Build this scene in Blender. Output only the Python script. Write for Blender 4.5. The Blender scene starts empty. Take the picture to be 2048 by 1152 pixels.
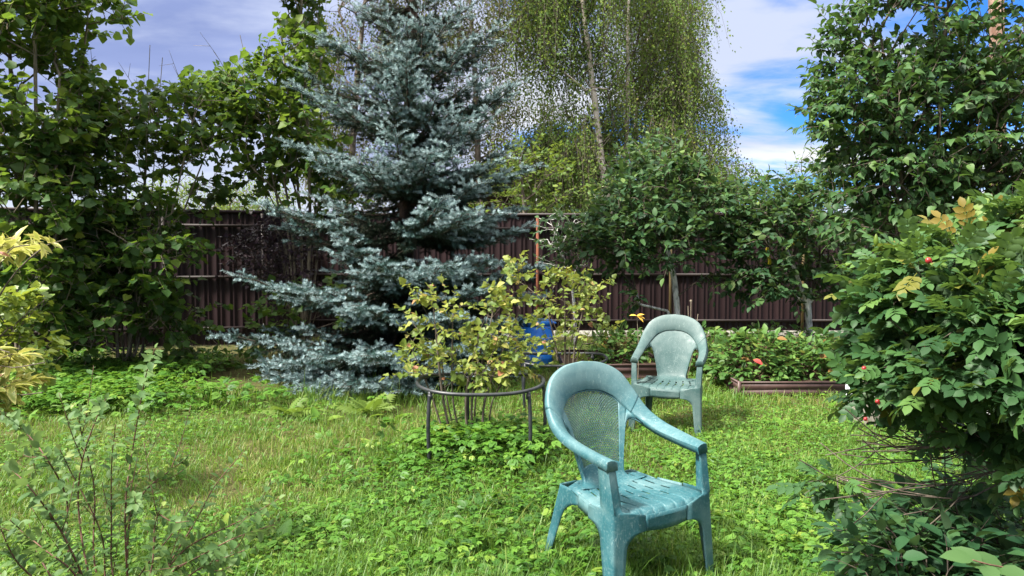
import bpy, math
import numpy as np
from math import radians as R

C = bpy.context.scene.collection
rng = np.random.default_rng(11)

# ------------------------------------------------------------------ camera
FPX, CX, CY, CAMH, HOR = 1479.0, 1024.0, 576.0, 1.37, 508.0
TH = math.atan((CY - HOR) / FPX)
cam = bpy.data.cameras.new('camera')
cam.sensor_width = 36.0
cam.lens = FPX / 2048 * 36
cam.clip_end = 3000
camo = bpy.data.objects.new('camera', cam)
camo.location = (0, 0, CAMH)
camo.rotation_euler = (math.pi / 2 - TH, 0, 0)
C.objects.link(camo)
sc = bpy.context.scene
sc.camera = camo

# ------------------------------------------------------------------ light
SUN_EL, SUN_AZ = 51.0, -120.0     # azimuth measured from +Y towards +X: from the side, a little behind the camera
sun = bpy.data.lights.new('sun', 'SUN')
sun.energy = 3.5
sun.angle = R(8)
sun.color = (1.0, 0.95, 0.86)
suno = bpy.data.objects.new('sun', sun)
suno.rotation_euler = (math.pi / 2 - R(SUN_EL), 0, math.pi - R(SUN_AZ))
C.objects.link(suno)
sc.view_settings.view_transform = 'Standard'
sc.view_settings.look = 'None'
sc.view_settings.gamma = 1
sc.view_settings.use_curve_mapping = False
sc.view_settings.exposure = 2.0
sc.cycles.max_bounces = 8
sc.cycles.transparent_max_bounces = 4


def sky_world():
    w = bpy.data.worlds.new('World')
    sc.world = w
    w.use_nodes = True
    nt = w.node_tree
    nt.nodes.clear()
    N = nt.nodes.new
    L = nt.links.new

    def math_(op, a, b=None, c=None, clamp=False):
        n = N('ShaderNodeMath'); n.operation = op; n.use_clamp = clamp
        for k, v in enumerate((a, b, c)):
            if v is None: continue
            if isinstance(v, (int, float)): n.inputs[k].default_value = v
            else: L(v, n.inputs[k])
        return n.outputs[0]

    def rng_(v, a, b, c=0., d=1.):
        n = N('ShaderNodeMapRange'); n.interpolation_type = 'SMOOTHSTEP'
        L(v, n.inputs[0])
        for k, x in zip((1, 2, 3, 4), (a, b, c, d)): n.inputs[k].default_value = x
        return n.outputs[0]

    def mixc(f, a, b, kind='MIX'):
        n = N('ShaderNodeMix'); n.data_type = 'RGBA'; n.blend_type = kind
        if isinstance(f, (int, float)): n.inputs[0].default_value = f
        else: L(f, n.inputs[0])
        for k, v in ((6, a), (7, b)):
            if isinstance(v, tuple): n.inputs[k].default_value = (*v, 1)
            else: L(v, n.inputs[k])
        return n.outputs[2]

    tc = N('ShaderNodeTexCoord')
    sep = N('ShaderNodeSeparateXYZ'); L(tc.outputs['Generated'], sep.inputs[0])
    x, y, z = sep.outputs
    zz = math_('ADD', math_('MAXIMUM', z, 0.0), 0.13)
    comb = N('ShaderNodeCombineXYZ')
    L(math_('DIVIDE', x, zz), comb.inputs[0]); L(math_('DIVIDE', y, zz), comb.inputs[1])

    def noise(scale, off, detail, rough, dist=0.0):
        m = N('ShaderNodeMapping'); L(comb.outputs[0], m.inputs[0])
        m.inputs['Location'].default_value = off
        m.inputs['Scale'].default_value = scale
        n = N('ShaderNodeTexNoise'); L(m.outputs[0], n.inputs['Vector'])
        n.inputs['Scale'].default_value = 1.0
        n.inputs['Detail'].default_value = detail
        n.inputs['Roughness'].default_value = rough
        n.inputs['Distortion'].default_value = dist
        return n.outputs['Fac']
    n1 = noise((0.75, 1.15, 1), (3.1, 1.4, 0), 9, 0.56, 0.25)
    n2 = noise((0.5, 0.8, 1), (7.7, 2.4, 0.5), 5, 0.5, 0.1)
    n3 = noise((0.9, 1.3, 1), (2.2, 8.3, 1.5), 7, 0.55, 0.2)
    left = rng_(x, 0.14, -0.22)
    dens = math_('ADD', n1, math_('MULTIPLY', left, 0.33))
    hz = rng_(z, 0.16, 0.02)
    dens = math_('ADD', dens, math_('MULTIPLY', hz, 0.07))
    cover = rng_(dens, 0.42, 0.60)
    # cloud tones: white heaps, lavender-grey base of the big bank
    white = (0.41, 0.415, 0.43)
    grey = (0.105, 0.135, 0.255)
    pale = (0.165, 0.20, 0.335)
    bank = mixc(rng_(n2, 0.36, 0.62), grey, pale)
    bank = mixc(math_('MULTIPLY', rng_(n3, 0.45, 0.62), 0.85), bank, (0.25, 0.28, 0.37))
    wh = mixc(rng_(n2, 0.40, 0.60), white, (0.25, 0.28, 0.36))
    cl = mixc(rng_(math_('ADD', x, math_('MULTIPLY', math_('SUBTRACT', n2, 0.5), 0.5)), 0.10, -0.30), wh, bank)
    cl = mixc(math_('MULTIPLY', rng_(z, 0.19, 0.03), left), cl, (0.29, 0.32, 0.38))
    sky = N('ShaderNodeTexSky'); sky.sky_type = 'NISHITA'; sky.sun_disc = False
    sky.sun_elevation = R(SUN_EL); sky.sun_rotation = R(SUN_AZ)
    sky.air_density = 1.0; sky.dust_density = 0.3; sky.ozone_density = 3.0
    sk = N('ShaderNodeVectorMath'); sk.operation = 'SCALE'; L(sky.outputs[0], sk.inputs[0]); sk.inputs['Scale'].default_value = 0.085
    blue = mixc(1.0, sk.outputs[0], (0.20, 0.50, 1.0), 'MULTIPLY')
    col = mixc(cover, blue, cl)
    # an overcast vault is brighter overhead than at the horizon
    col = mixc(rng_(z, 0.30, 0.55), col, (0.50, 0.49, 0.455))
    up = math_('ADD', 0.70, math_('MULTIPLY', rng_(z, 0.36, 0.9), 0.9))
    fin = N('ShaderNodeVectorMath'); fin.operation = 'SCALE'; L(col, fin.inputs[0]); L(up, fin.inputs['Scale'])
    bg = N('ShaderNodeBackground'); L(fin.outputs[0], bg.inputs[0]); bg.inputs[1].default_value = 1.0
    out = N('ShaderNodeOutputWorld'); L(bg.outputs[0], out.inputs[0])


sky_world()

# ------------------------------------------------------------------ helpers: placement
FWD = np.array([0, math.cos(TH), -math.sin(TH)])
UPV = np.array([0, math.sin(TH), math.cos(TH)])


def P(px, py, Y):
    """The point at distance Y in front of the viewer that the photo shows at (px, py)."""
    d = FWD + (px - CX) / FPX * np.array([1., 0, 0]) + (CY - py) / FPX * UPV
    return np.array([0, 0, CAMH]) + d * (Y / d[1])


def G(px, py):
    """The ground point the photo shows at (px, py)."""
    d = FWD + (px - CX) / FPX * np.array([1., 0, 0]) + (CY - py) / FPX * UPV
    return np.array([0, 0, CAMH]) + d * (-CAMH / d[2])


_lat = np.random.default_rng(5).random((256, 256))


def vnoise(x, y, s=1.0, o=0.0):
    x = np.asarray(x) / s + 37.3 + o; y = np.asarray(y) / s + 91.7 + o * 1.7
    xi = np.floor(x).astype(int); yi = np.floor(y).astype(int)
    fx = x - xi; fy = y - yi
    fx = fx * fx * (3 - 2 * fx); fy = fy * fy * (3 - 2 * fy)
    g = lambda a, b: _lat[a % 256, b % 256]
    return (g(xi, yi) * (1 - fx) + g(xi + 1, yi) * fx) * (1 - fy) + (g(xi, yi + 1) * (1 - fx) + g(xi + 1, yi + 1) * fx) * fy


def fbm(x, y, s=1.0, o=0.0):
    return (vnoise(x, y, s, o) * .55 + vnoise(x, y, s / 2.1, o + 5) * .3 + vnoise(x, y, s / 4.3, o + 9) * .15)


def gz(x, y):
    return (fbm(x, y, 1.7, 3) - .5) * .05


def nrm(v):
    return v / (np.linalg.norm(v, axis=-1, keepdims=True) + 1e-9)


def smooth(a, b, x):
    t = np.clip((np.asarray(x, float) - a) / (b - a), 0, 1)
    return t * t * (3 - 2 * t)


def catmull(pts, n):
    p = np.asarray(pts, float)
    p = np.vstack([2 * p[0] - p[1], p, 2 * p[-1] - p[-2]])
    t = np.linspace(0, len(p) - 3, n)
    i = np.minimum(t.astype(int), len(p) - 4)
    f = (t - i)[:, None]
    a, b, c, d = p[i], p[i + 1], p[i + 2], p[i + 3]
    return .5 * (2 * b + (c - a) * f + (2 * a - 5 * b + 4 * c - d) * f * f + (3 * b - a - 3 * c + d) * f ** 3)


# ------------------------------------------------------------------ helpers: objects
def empty(name, loc=(0, 0, 0), rz=0.0):
    o = bpy.data.objects.new(name, None)
    o.empty_display_size = .1
    o.location = tuple(float(v) for v in loc)
    o.rotation_euler = (0, 0, rz)
    C.objects.link(o)
    return o


def tag(o, label=None, cat=None, group=None, kind=None):
    for k, v in (('label', label), ('category', cat), ('group', group), ('kind', kind)):
        if v: o[k] = v
    return o


def thing(name, label, cat, loc=(0, 0, 0), rz=0.0, group=None):
    return tag(empty(name, loc, rz), label, cat, group)


class MB:
    """Collects vertices and faces for ONE mesh object."""

    def __init__(self):
        self.v = []; self.f = {}; self.n = 0; self.tint = []; self.edge = []

    def add(self, v, *faces, tint=0.5, edge=0.0):
        v = np.asarray(v, float).reshape(-1, 3)
        for f in faces:
            f = np.asarray(f, int)
            if f.size == 0: continue
            self.f.setdefault(f.shape[1], []).append(f + self.n)
        self.v.append(v)
        self.tint.append(np.broadcast_to(np.asarray(tint, float), (len(v),)))
        self.edge.append(np.broadcast_to(np.asarray(edge, float), (len(v),)))
        self.n += len(v)
        return self

    def grid(self, pts, mask=None, tint=0.5, flip=False):
        pts = np.asarray(pts, float)
        m, n = pts.shape[:2]
        i = np.arange(m * n).reshape(m, n)
        q = np.stack([i[:-1, :-1], i[1:, :-1], i[1:, 1:], i[:-1, 1:]], -1)
        if flip: q = q[..., ::-1]
        q = q[mask] if mask is not None else q.reshape(-1, 4)
        return self.add(pts.reshape(-1, 3), q, tint=tint)

    def box(self, lo, hi, tint=0.5):
        x0, y0, z0 = lo; x1, y1, z1 = hi
        v = [(x0, y0, z0), (x1, y0, z0), (x1, y1, z0), (x0, y1, z0), (x0, y0, z1), (x1, y0, z1), (x1, y1, z1), (x0, y1, z1)]
        return self.add(v, [(3, 2, 1, 0), (4, 5, 6, 7), (0, 1, 5, 4), (1, 2, 6, 5), (2, 3, 7, 6), (3, 0, 4, 7)], tint=tint)

    def tube(self, pts, r, k=10, cap=True, tint=0.5, closed=False):
        pts = np.asarray(pts, float); n = len(pts)
        r = np.broadcast_to(np.asarray(r, float), (n,))
        if closed:
            t = nrm(np.roll(pts, -1, 0) - np.roll(pts, 1, 0))
        else:
            t = nrm(np.gradient(pts, axis=0))
        u = np.cross(t[0], (0.31, 0.52, 0.79)); u /= np.linalg.norm(u)
        a = np.linspace(0, 2 * np.pi, k, endpoint=False)
        V = []
        for i in range(n):
            u = u - t[i] * (u @ t[i]); u /= np.linalg.norm(u)
            w = np.cross(t[i], u)
            V.append(pts[i] + r[i] * (np.cos(a)[:, None] * u + np.sin(a)[:, None] * w))
        V = np.array(V).reshape(-1, 3)
        idx = np.arange(n * k).reshape(n, k)
        nx = np.roll(idx, -1, 1)
        rows = idx if closed else idx[:-1]
        nxt = np.roll(idx, -1, 0) if closed else idx[1:]
        nn = np.roll(nxt, -1, 1); nr = nx if closed else nx[:-1]
        q = np.stack([rows, nr, nn, nxt], -1).reshape(-1, 4)
        fs = [q]
        if cap and not closed:
            fs += [idx[0][::-1][None], idx[-1][None]]
        return self.add(V, *fs, tint=tint)

    def build(self, name, mat, parent=None, smooth_=True, solid=0.0, bevel=0.0, offset=-1.0, sharp=None):
        me = bpy.data.meshes.new(name)
        v = np.concatenate(self.v) if self.v else np.zeros((0, 3))
        loops = []; starts = []; tot = []; s = 0
        for k, fl in self.f.items():
            f = np.concatenate(fl)
            loops.append(f.ravel()); starts.append(s + np.arange(len(f)) * k); tot.append(np.full(len(f), k)); s += f.size
        loops = np.concatenate(loops).astype(np.int32)
        starts = np.concatenate(starts).astype(np.int32)
        me.vertices.add(len(v)); me.vertices.foreach_set('co', v.astype(np.float32).ravel())
        me.loops.add(len(loops)); me.loops.foreach_set('vertex_index', loops)
        me.polygons.add(len(starts)); me.polygons.foreach_set('loop_start', starts)
        me.update(calc_edges=True)
        for nm, arr in (('tint', self.tint), ('edge', self.edge)):
            a = me.attributes.new(nm, 'FLOAT', 'POINT')
            a.data.foreach_set('value', np.concatenate(arr).astype(np.float32))
        me.validate()
        if smooth_:
            me.polygons.foreach_set('use_smooth', np.ones(len(me.polygons), bool))
            if sharp: me.set_sharp_from_angle(angle=R(sharp))
        me.materials.append(mat)
        o = bpy.data.objects.new(name, me)
        C.objects.link(o)
        if parent: o.parent = parent
        if solid:
            m = o.modifiers.new('solid', 'SOLIDIFY'); m.thickness = solid; m.offset = offset
        if bevel:
            m = o.modifiers.new('bevel', 'BEVEL'); m.width = bevel; m.segments = 2; m.limit_method = 'ANGLE'
        return o


# ------------------------------------------------------------------ materials
def newmat(name):
    m = bpy.data.materials.new(name); m.use_nodes = True
    nt = m.node_tree; nt.nodes.clear()
    return m, nt, nt.nodes.new, nt.links.new


def ramp(N, L, fac, stops):
    r = N('ShaderNodeValToRGB')
    e = r.color_ramp.elements
    while len(e) < len(stops): e.new(0.5)
    for k, (p, c) in enumerate(stops):
        e[k].position = p; e[k].color = (*c, 1)
    L(fac, r.inputs[0])
    return r.outputs[0]


def mixn(N, L, f, a, b, kind='MIX'):
    n = N('ShaderNodeMix'); n.data_type = 'RGBA'; n.blend_type = kind
    if isinstance(f, (int, float)): n.inputs[0].default_value = f
    else: L(f, n.inputs[0])
    for k, v in ((6, a), (7, b)):
        if isinstance(v, tuple): n.inputs[k].default_value = (*v, 1)
        else: L(v, n.inputs[k])
    return n.outputs[2]


def leaf_mat(name, stops, rough=0.45, spec=0.4, trans=0.3, under=0.25, margin=None, tcol=(0.35, 0.5, 0.06), blotch=None):
    m, nt, N, L = newmat(name)
    at = N('ShaderNodeAttribute'); at.attribute_name = 'tint'
    col = ramp(N, L, at.outputs['Fac'], stops)
    if margin:
        ed = N('ShaderNodeAttribute'); ed.attribute_name = 'edge'
        mr = N('ShaderNodeMapRange'); L(ed.outputs['Fac'], mr.inputs[0])
        mr.inputs[1].default_value = margin[1]; mr.inputs[2].default_value = margin[2]
        col = mixn(N, L, mr.outputs[0], col, margin[0])
    if blotch:
        tc = N('ShaderNodeTexCoord')
        nz = N('ShaderNodeTexNoise'); L(tc.outputs['Object'], nz.inputs['Vector']); nz.inputs['Scale'].default_value = blotch[1]
        mr = N('ShaderNodeMapRange'); L(nz.outputs['Fac'], mr.inputs[0]); mr.inputs[1].default_value = blotch[2]; mr.inputs[2].default_value = blotch[2] + .12
        col = mixn(N, L, mr.outputs[0], col, blotch[0])
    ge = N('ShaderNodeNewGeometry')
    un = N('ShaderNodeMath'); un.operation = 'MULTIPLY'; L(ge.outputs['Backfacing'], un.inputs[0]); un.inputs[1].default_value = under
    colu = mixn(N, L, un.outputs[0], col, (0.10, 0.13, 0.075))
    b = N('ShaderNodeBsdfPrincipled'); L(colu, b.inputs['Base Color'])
    b.inputs['Roughness'].default_value = rough
    b.inputs['Specular IOR Level'].default_value = spec
    tr = N('ShaderNodeBsdfTranslucent')
    tm = mixn(N, L, 0.45, col, tcol)
    L(tm, tr.inputs['Color'])
    mx = N('ShaderNodeMixShader'); mx.inputs[0].default_value = trans
    L(b.outputs[0], mx.inputs[1]); L(tr.outputs[0], mx.inputs[2])
    out = N('ShaderNodeOutputMaterial'); L(mx.outputs[0], out.inputs['Surface'])
    return m


def surf_mat(name, c1, c2, scale=8.0, rough=0.8, c3=None, stretch=(1, 1, 1), bump=0.0, metal=0.0, spec=0.3, detail=6, lo=.35, hi=.65, bump_scale=None):
    m, nt, N, L = newmat(name)
    tc = N('ShaderNodeTexCoord')
    mp = N('ShaderNodeMapping'); L(tc.outputs['Object'], mp.inputs[0]); mp.inputs['Scale'].default_value = stretch
    nz = N('ShaderNodeTexNoise'); L(mp.outputs[0], nz.inputs['Vector'])
    nz.inputs['Scale'].default_value = scale; nz.inputs['Detail'].default_value = detail; nz.inputs['Roughness'].default_value = .6
    st = [(lo, c1), (hi, c2)] if c3 is None else [(lo, c1), ((lo + hi) / 2, c2), (hi, c3)]
    col = ramp(N, L, nz.outputs['Fac'], st)
    b = N('ShaderNodeBsdfPrincipled'); L(col, b.inputs['Base Color'])
    b.inputs['Roughness'].default_value = rough; b.inputs['Metallic'].default_value = metal
    b.inputs['Specular IOR Level'].default_value = spec
    if bump:
        n2 = N('ShaderNodeTexNoise'); L(mp.outputs[0], n2.inputs['Vector']); n2.inputs['Scale'].default_value = bump_scale or scale * 2; n2.inputs['Detail'].default_value = 5
        bp = N('ShaderNodeBump'); L(n2.outputs['Fac'], bp.inputs['Height']); bp.inputs['Strength'].default_value = bump; bp.inputs['Distance'].default_value = .01
        L(bp.outputs[0], b.inputs['Normal'])
    out = N('ShaderNodeOutputMaterial'); L(b.outputs[0], out.inputs['Surface'])
    return m


def plastic_mat(name, deep, mid, pale, fade, rough=0.5):
    """Weathered garden-furniture plastic: sun-bleached blotches, fine scratches, algae specks."""
    m, nt, N, L = newmat(name)
    tc = N('ShaderNodeTexCoord')

    def noise(scale, detail, stretch=(1, 1, 1), rot=(0, 0, 0), dist=0.0, loc=(0, 0, 0)):
        mp = N('ShaderNodeMapping'); L(tc.outputs['Object'], mp.inputs[0]); mp.inputs['Scale'].default_value = stretch
        mp.inputs['Rotation'].default_value = rot; mp.inputs['Location'].default_value = loc
        nz = N('ShaderNodeTexNoise'); L(mp.outputs[0], nz.inputs['Vector']); nz.inputs['Scale'].default_value = scale
        nz.inputs['Detail'].default_value = detail; nz.inputs['Roughness'].default_value = .62; nz.inputs['Distortion'].default_value = dist
        return nz.outputs['Fac']

    def mr(v, a, b, c=0., d=1.):
        n = N('ShaderNodeMapRange'); L(v, n.inputs[0])
        for k, q in zip((1, 2, 3, 4), (a, b, c, d)): n.inputs[k].default_value = q
        return n.outputs[0]
    col = ramp(N, L, noise(3.6, 6, dist=.3), [(.26, deep), (.47, mid), (.74, pale)])
    sp = N('ShaderNodeSeparateXYZ'); L(tc.outputs['Object'], sp.inputs[0])
    hood = N('ShaderNodeMath'); hood.operation = 'MULTIPLY'; L(mr(sp.outputs[2], .55, .86), hood.inputs[0]); L(mr(noise(6, 3, loc=(5, 2, 1)), .3, .6, .1, .75), hood.inputs[1])
    col = mixn(N, L, hood.outputs[0], col, pale)      # paler in patches towards the top of the hood
    fine = mr(noise(95, 4), .52, .70, 0, fade)
    col = mixn(N, L, fine, col, pale)
    specks = mr(noise(160, 2, loc=(3, 1, 2)), .62, .72, 0, .3)
    col = mixn(N, L, specks, col, tuple(c * .45 for c in deep))
    for k, rot in enumerate(((.3, .5, .2), (1.2, -.4, .9), (-.5, 1.0, -.6))):
        s = noise(34, 1.5, (1, 1, .05), rot, .25, (k * 3.1, 0, k))
        a = mr(s, .496, .5); b2 = mr(s, .504, .5)
        mm = N('ShaderNodeMath'); mm.operation = 'MULTIPLY'; L(a, mm.inputs[0]); L(b2, mm.inputs[1])
        gate = mr(noise(9, 2, loc=(k, 9, 0)), .54, .64, 0, .38)
        m3 = N('ShaderNodeMath'); m3.operation = 'MULTIPLY'; L(mm.outputs[0], m3.inputs[0]); L(gate, m3.inputs[1])
        col = mixn(N, L, m3.outputs[0], col, (.55, .66, .64))
    b = N('ShaderNodeBsdfPrincipled'); L(col, b.inputs['Base Color'])
    rg = mr(noise(30, 4), .3, .7, rough - .12, rough + .15); L(rg, b.inputs['Roughness'])
    b.inputs['Specular IOR Level'].default_value = .35
    bp = N('ShaderNodeBump'); L(noise(220, 3), bp.inputs['Height']); bp.inputs['Strength'].default_value = .12; bp.inputs['Distance'].default_value = .002
    L(bp.outputs[0], b.inputs['Normal'])
    out = N('ShaderNodeOutputMaterial'); L(b.outputs[0], out.inputs['Surface'])
    return m


BARK = surf_mat('bark_grey_brown', (.045, .035, .027), (.14, .115, .09), 30, .9, stretch=(1, 1, .3), bump=.5)
BARK_PALE = surf_mat('bark_pale_twig', (.10, .085, .06), (.24, .20, .15), 25, .9, stretch=(1, 1, .3), bump=.3)
BARK_DARK = surf_mat('bark_dark', (.02, .016, .013), (.075, .058, .045), 30, .9, stretch=(1, 1, .3), bump=.5)
BARK_RED = surf_mat('bark_reddish_stem', (.060, .030, .020), (.14, .075, .05), 40, .7)
BARK_SPRUCE = surf_mat('bark_spruce', (.02, .015, .012), (.075, .05, .038), 26, .95, stretch=(1, 1, .5), bump=.7)
BARK_BIRCH = surf_mat('bark_birch', (.06, .05, .045), (.52, .43, .36), 5, .8, c3=(.66, .58, .52), stretch=(1, 1, 1.6), bump=.2, lo=.33, hi=.5)
BARK_WHITE = surf_mat('bark_limewashed', (.22, .21, .20), (.70, .69, .66), 22, .9, stretch=(1, 1, .35), bump=.6, lo=.4, hi=.55)
BARK_PINE = surf_mat('bark_pine', (.16, .09, .065), (.36, .25, .20), 7, .95, stretch=(1, 1, .4), bump=.8)


# ------------------------------------------------------------------ helpers: plants
def leaf_tpl(stations, fold=.25, droop=.15, serr=0.0):
    """A leaf along +Y, length 1, folded at the midrib: stations are (y, half width)."""
    V = []; E = []
    n = len(stations)
    for k, (y, w) in enumerate(stations):
        s = serr * (1 if k % 2 else -1)
        zc = -droop * y * y
        V += [(-w, y + s, zc + fold * w), (0, y, zc), (w, y + s, zc + fold * w)]
        E += [1, 0, 1]
    tip = len(V); V.append((0, 1, -droop)); E.append(.9)
    q = []; t = []
    for k in range(n - 1):
        a = 3 * k; b = a + 3
        q += [(a, a + 1, b + 1, b), (a + 1, a + 2, b + 2, b + 1)]
    a = 3 * (n - 1)
    t += [(a, a + 1, tip), (a + 1, a + 2, tip)]
    return np.array(V), [np.array(q).reshape(-1, 4), np.array(t)], np.array(E, float)


def lobed_tpl(radii, cy=.42, cup=.12, droop=.2, half=False):
    """A broad leaf as a fan of its outline (polar radii from the base round to the tip and back)."""
    n = len(radii)
    a = np.linspace(-np.pi / 2, np.pi * 1.5, n, endpoint=False)
    r = np.array(radii)
    x = r * np.cos(a); y = cy + r * np.sin(a)
    rr = np.random.default_rng(n).random(n) - .5
    V = np.stack([x, y, cup * (np.abs(x) / .5) - droop * np.maximum(y, 0) ** 2 + rr * .16], -1)
    V = np.vstack([V, [0, cy, -droop * cy * cy]])
    i = np.arange(n)
    return V, [np.stack([i, (i + 1) % n, np.full(n, n)], -1)], np.r_[np.ones(n), 0.]


def merge_tpl(parts):
    V = []; Q = {}; E = []; n = 0
    for v, fs, e in parts:
        V.append(v); E.append(e)
        for f in fs:
            if len(f): Q.setdefault(f.shape[1], []).append(f + n)
        n += len(v)
    return np.vstack(V), [np.concatenate(f) for f in Q.values()], np.concatenate(E)


def xf_tpl(tpl, off, ang, size, tilt=0.0, roll=0.0):
    v, f, e = tpl
    v = v * size
    cr, sr = math.cos(roll), math.sin(roll)
    v = np.stack([v[:, 0] * cr + v[:, 2] * sr, v[:, 1], -v[:, 0] * sr + v[:, 2] * cr], -1)
    c, s = math.cos(tilt), math.sin(tilt)
    v = np.stack([v[:, 0], v[:, 1] * c - v[:, 2] * s, v[:, 1] * s + v[:, 2] * c], -1)
    c, s = math.cos(ang), math.sin(ang)
    v = np.stack([v[:, 0] * c - v[:, 1] * s, v[:, 0] * s + v[:, 1] * c, v[:, 2]], -1)
    return v + np.array(off), f, e


OVAL = leaf_tpl([(0, .03), (.28, .27), (.6, .26)], .3, .18)
OVAL4 = leaf_tpl([(0, .04), (.2, .24), (.45, .30), (.75, .2)], .3, .2)
HEART = leaf_tpl([(-.06, .17), (.12, .36), (.38, .36), (.7, .17)], .28, .3)
LANCE = leaf_tpl([(0, .03), (.3, .15), (.65, .13)], .35, .22)
LANCE_W = leaf_tpl([(0, .03), (.2, .13), (.45, .19), (.72, .14)], .35, .3)
PLUM = leaf_tpl([(0, .05), (.28, .27), (.62, .26)], .3, .2)
BIRCH = (np.array([(0, 0, 0), (-.36, .38, .1), (0, 1, -.1), (.36, .38, .1)]), [np.array([(0, 1, 2), (0, 2, 3)])], np.zeros(4))
BLADE_W = leaf_tpl([(0, .05), (.4, .085), (.75, .06)], .3, .5)
HAZEL = lobed_tpl([.40, .44, .50, .47, .54, .46, .50, .62, .50, .46, .54, .47, .50, .44], .45, .14, .25)
CURRANT = lobed_tpl([.36, .46, .40, .52, .44, .40, .52, .60, .52, .40, .44, .52, .40, .46], .42, .2, .28)
MAPLE = lobed_tpl([.3, .42, .28, .5, .3, .34, .62, .34, .3, .5, .28, .42], .4, .15, .2)


def rose_tpl():
    parts = []
    lf = leaf_tpl([(0, .06), (.3, .31), (.66, .29)], .28, .15)
    for y, s in ((.28, .36), (.52, .42), (.76, .42)):
        for sg in (-1, 1):
            parts.append(xf_tpl(lf, (0, y, -.12 * y * y), sg * -1.05, s, -.15))
    parts.append(xf_tpl(lf, (0, .92, -.1), 0, .44, -.3))
    r = np.array([(-.012, 0, 0), (.012, 0, 0), (.012, .5, -.03), (-.012, .5, -.03), (.01, .95, -.11), (-.01, .95, -.11)])
    parts.append((r, [np.array([(0, 1, 2, 3), (3, 2, 4, 5)])], np.zeros(6)))
    return merge_tpl(parts)


def ternate_tpl():
    parts = []
    lf = leaf_tpl([(0, .05), (.3, .27), (.65, .22)], .25, .2)
    for a in (-1.15, 0, 1.15):
        for b, s in ((-.7, .34), (0, .45), (.7, .34)):
            parts.append(xf_tpl(lf, (-math.sin(a) * .45, .25 + math.cos(a) * .38, 0), a + b, s, -.15))
    r = np.array([(-.012, 0, 0), (.012, 0, 0), (.012, .5, .0), (-.012, .5, .0)])
    parts.append((r, [np.array([(0, 1, 2, 3)])], np.zeros(4)))
    return merge_tpl(parts)


def trifol_tpl():
    lf = leaf_tpl([(0, .08), (.35, .36), (.75, .30)], .22, .2)
    return merge_tpl([xf_tpl(lf, (0, .1, 0), a, .62, -.12) for a in (-1.5, 0, 1.5)])


def fern_tpl(n=7):
    lf = leaf_tpl([(0, .03), (.35, .15), (.7, .11)], .2, .25)
    parts = []
    for k in range(n):
        y = .18 + .72 * k / n
        s = .42 * (1 - .55 * abs(k / n - .3))
        for sg in (-1, 1): parts.append(xf_tpl(lf, (0, y, -.3 * y * y), sg * -1.1, s, -.1))
    parts.append(xf_tpl(lf, (0, .9, -.25), 0, .3, -.4))
    r = np.array([(-.01, 0, 0), (.01, 0, 0), (.008, .5, -.07), (-.008, .5, -.07), (.005, .95, -.27), (-.005, .95, -.27)])
    parts.append((r, [np.array([(0, 1, 2, 3), (3, 2, 4, 5)])], np.zeros(6)))
    return merge_tpl(parts)


ROSE = rose_tpl(); TERN = ternate_tpl(); TRIF = trifol_tpl(); FERN = fern_tpl()


def scatter(mb, tpl, pos, Y, Z, size, tint):
    V, F, E = tpl
    pos = np.asarray(pos); n = len(pos)
    if n == 0: return
    Y = nrm(Y); Z = Z - Y * (Z * Y).sum(-1, keepdims=True); Z = nrm(Z); X = np.cross(Y, Z)
    size = np.broadcast_to(np.asarray(size, float), (n,))
    tint = np.broadcast_to(np.asarray(tint, float), (n,))
    v = pos[:, None] + size[:, None, None] * (V[None, :, 0, None] * X[:, None] + V[None, :, 1, None] * Y[:, None] + V[None, :, 2, None] * Z[:, None])
    k = len(V)
    off = (np.arange(n) * k)
    fs = [(f[None] + off[:, None, None]).reshape(-1, f.shape[1]) for f in F if len(f)]
    mb.add(v.reshape(-1, 3), *fs, tint=np.repeat(tint, k), edge=np.tile(E, n))


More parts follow.
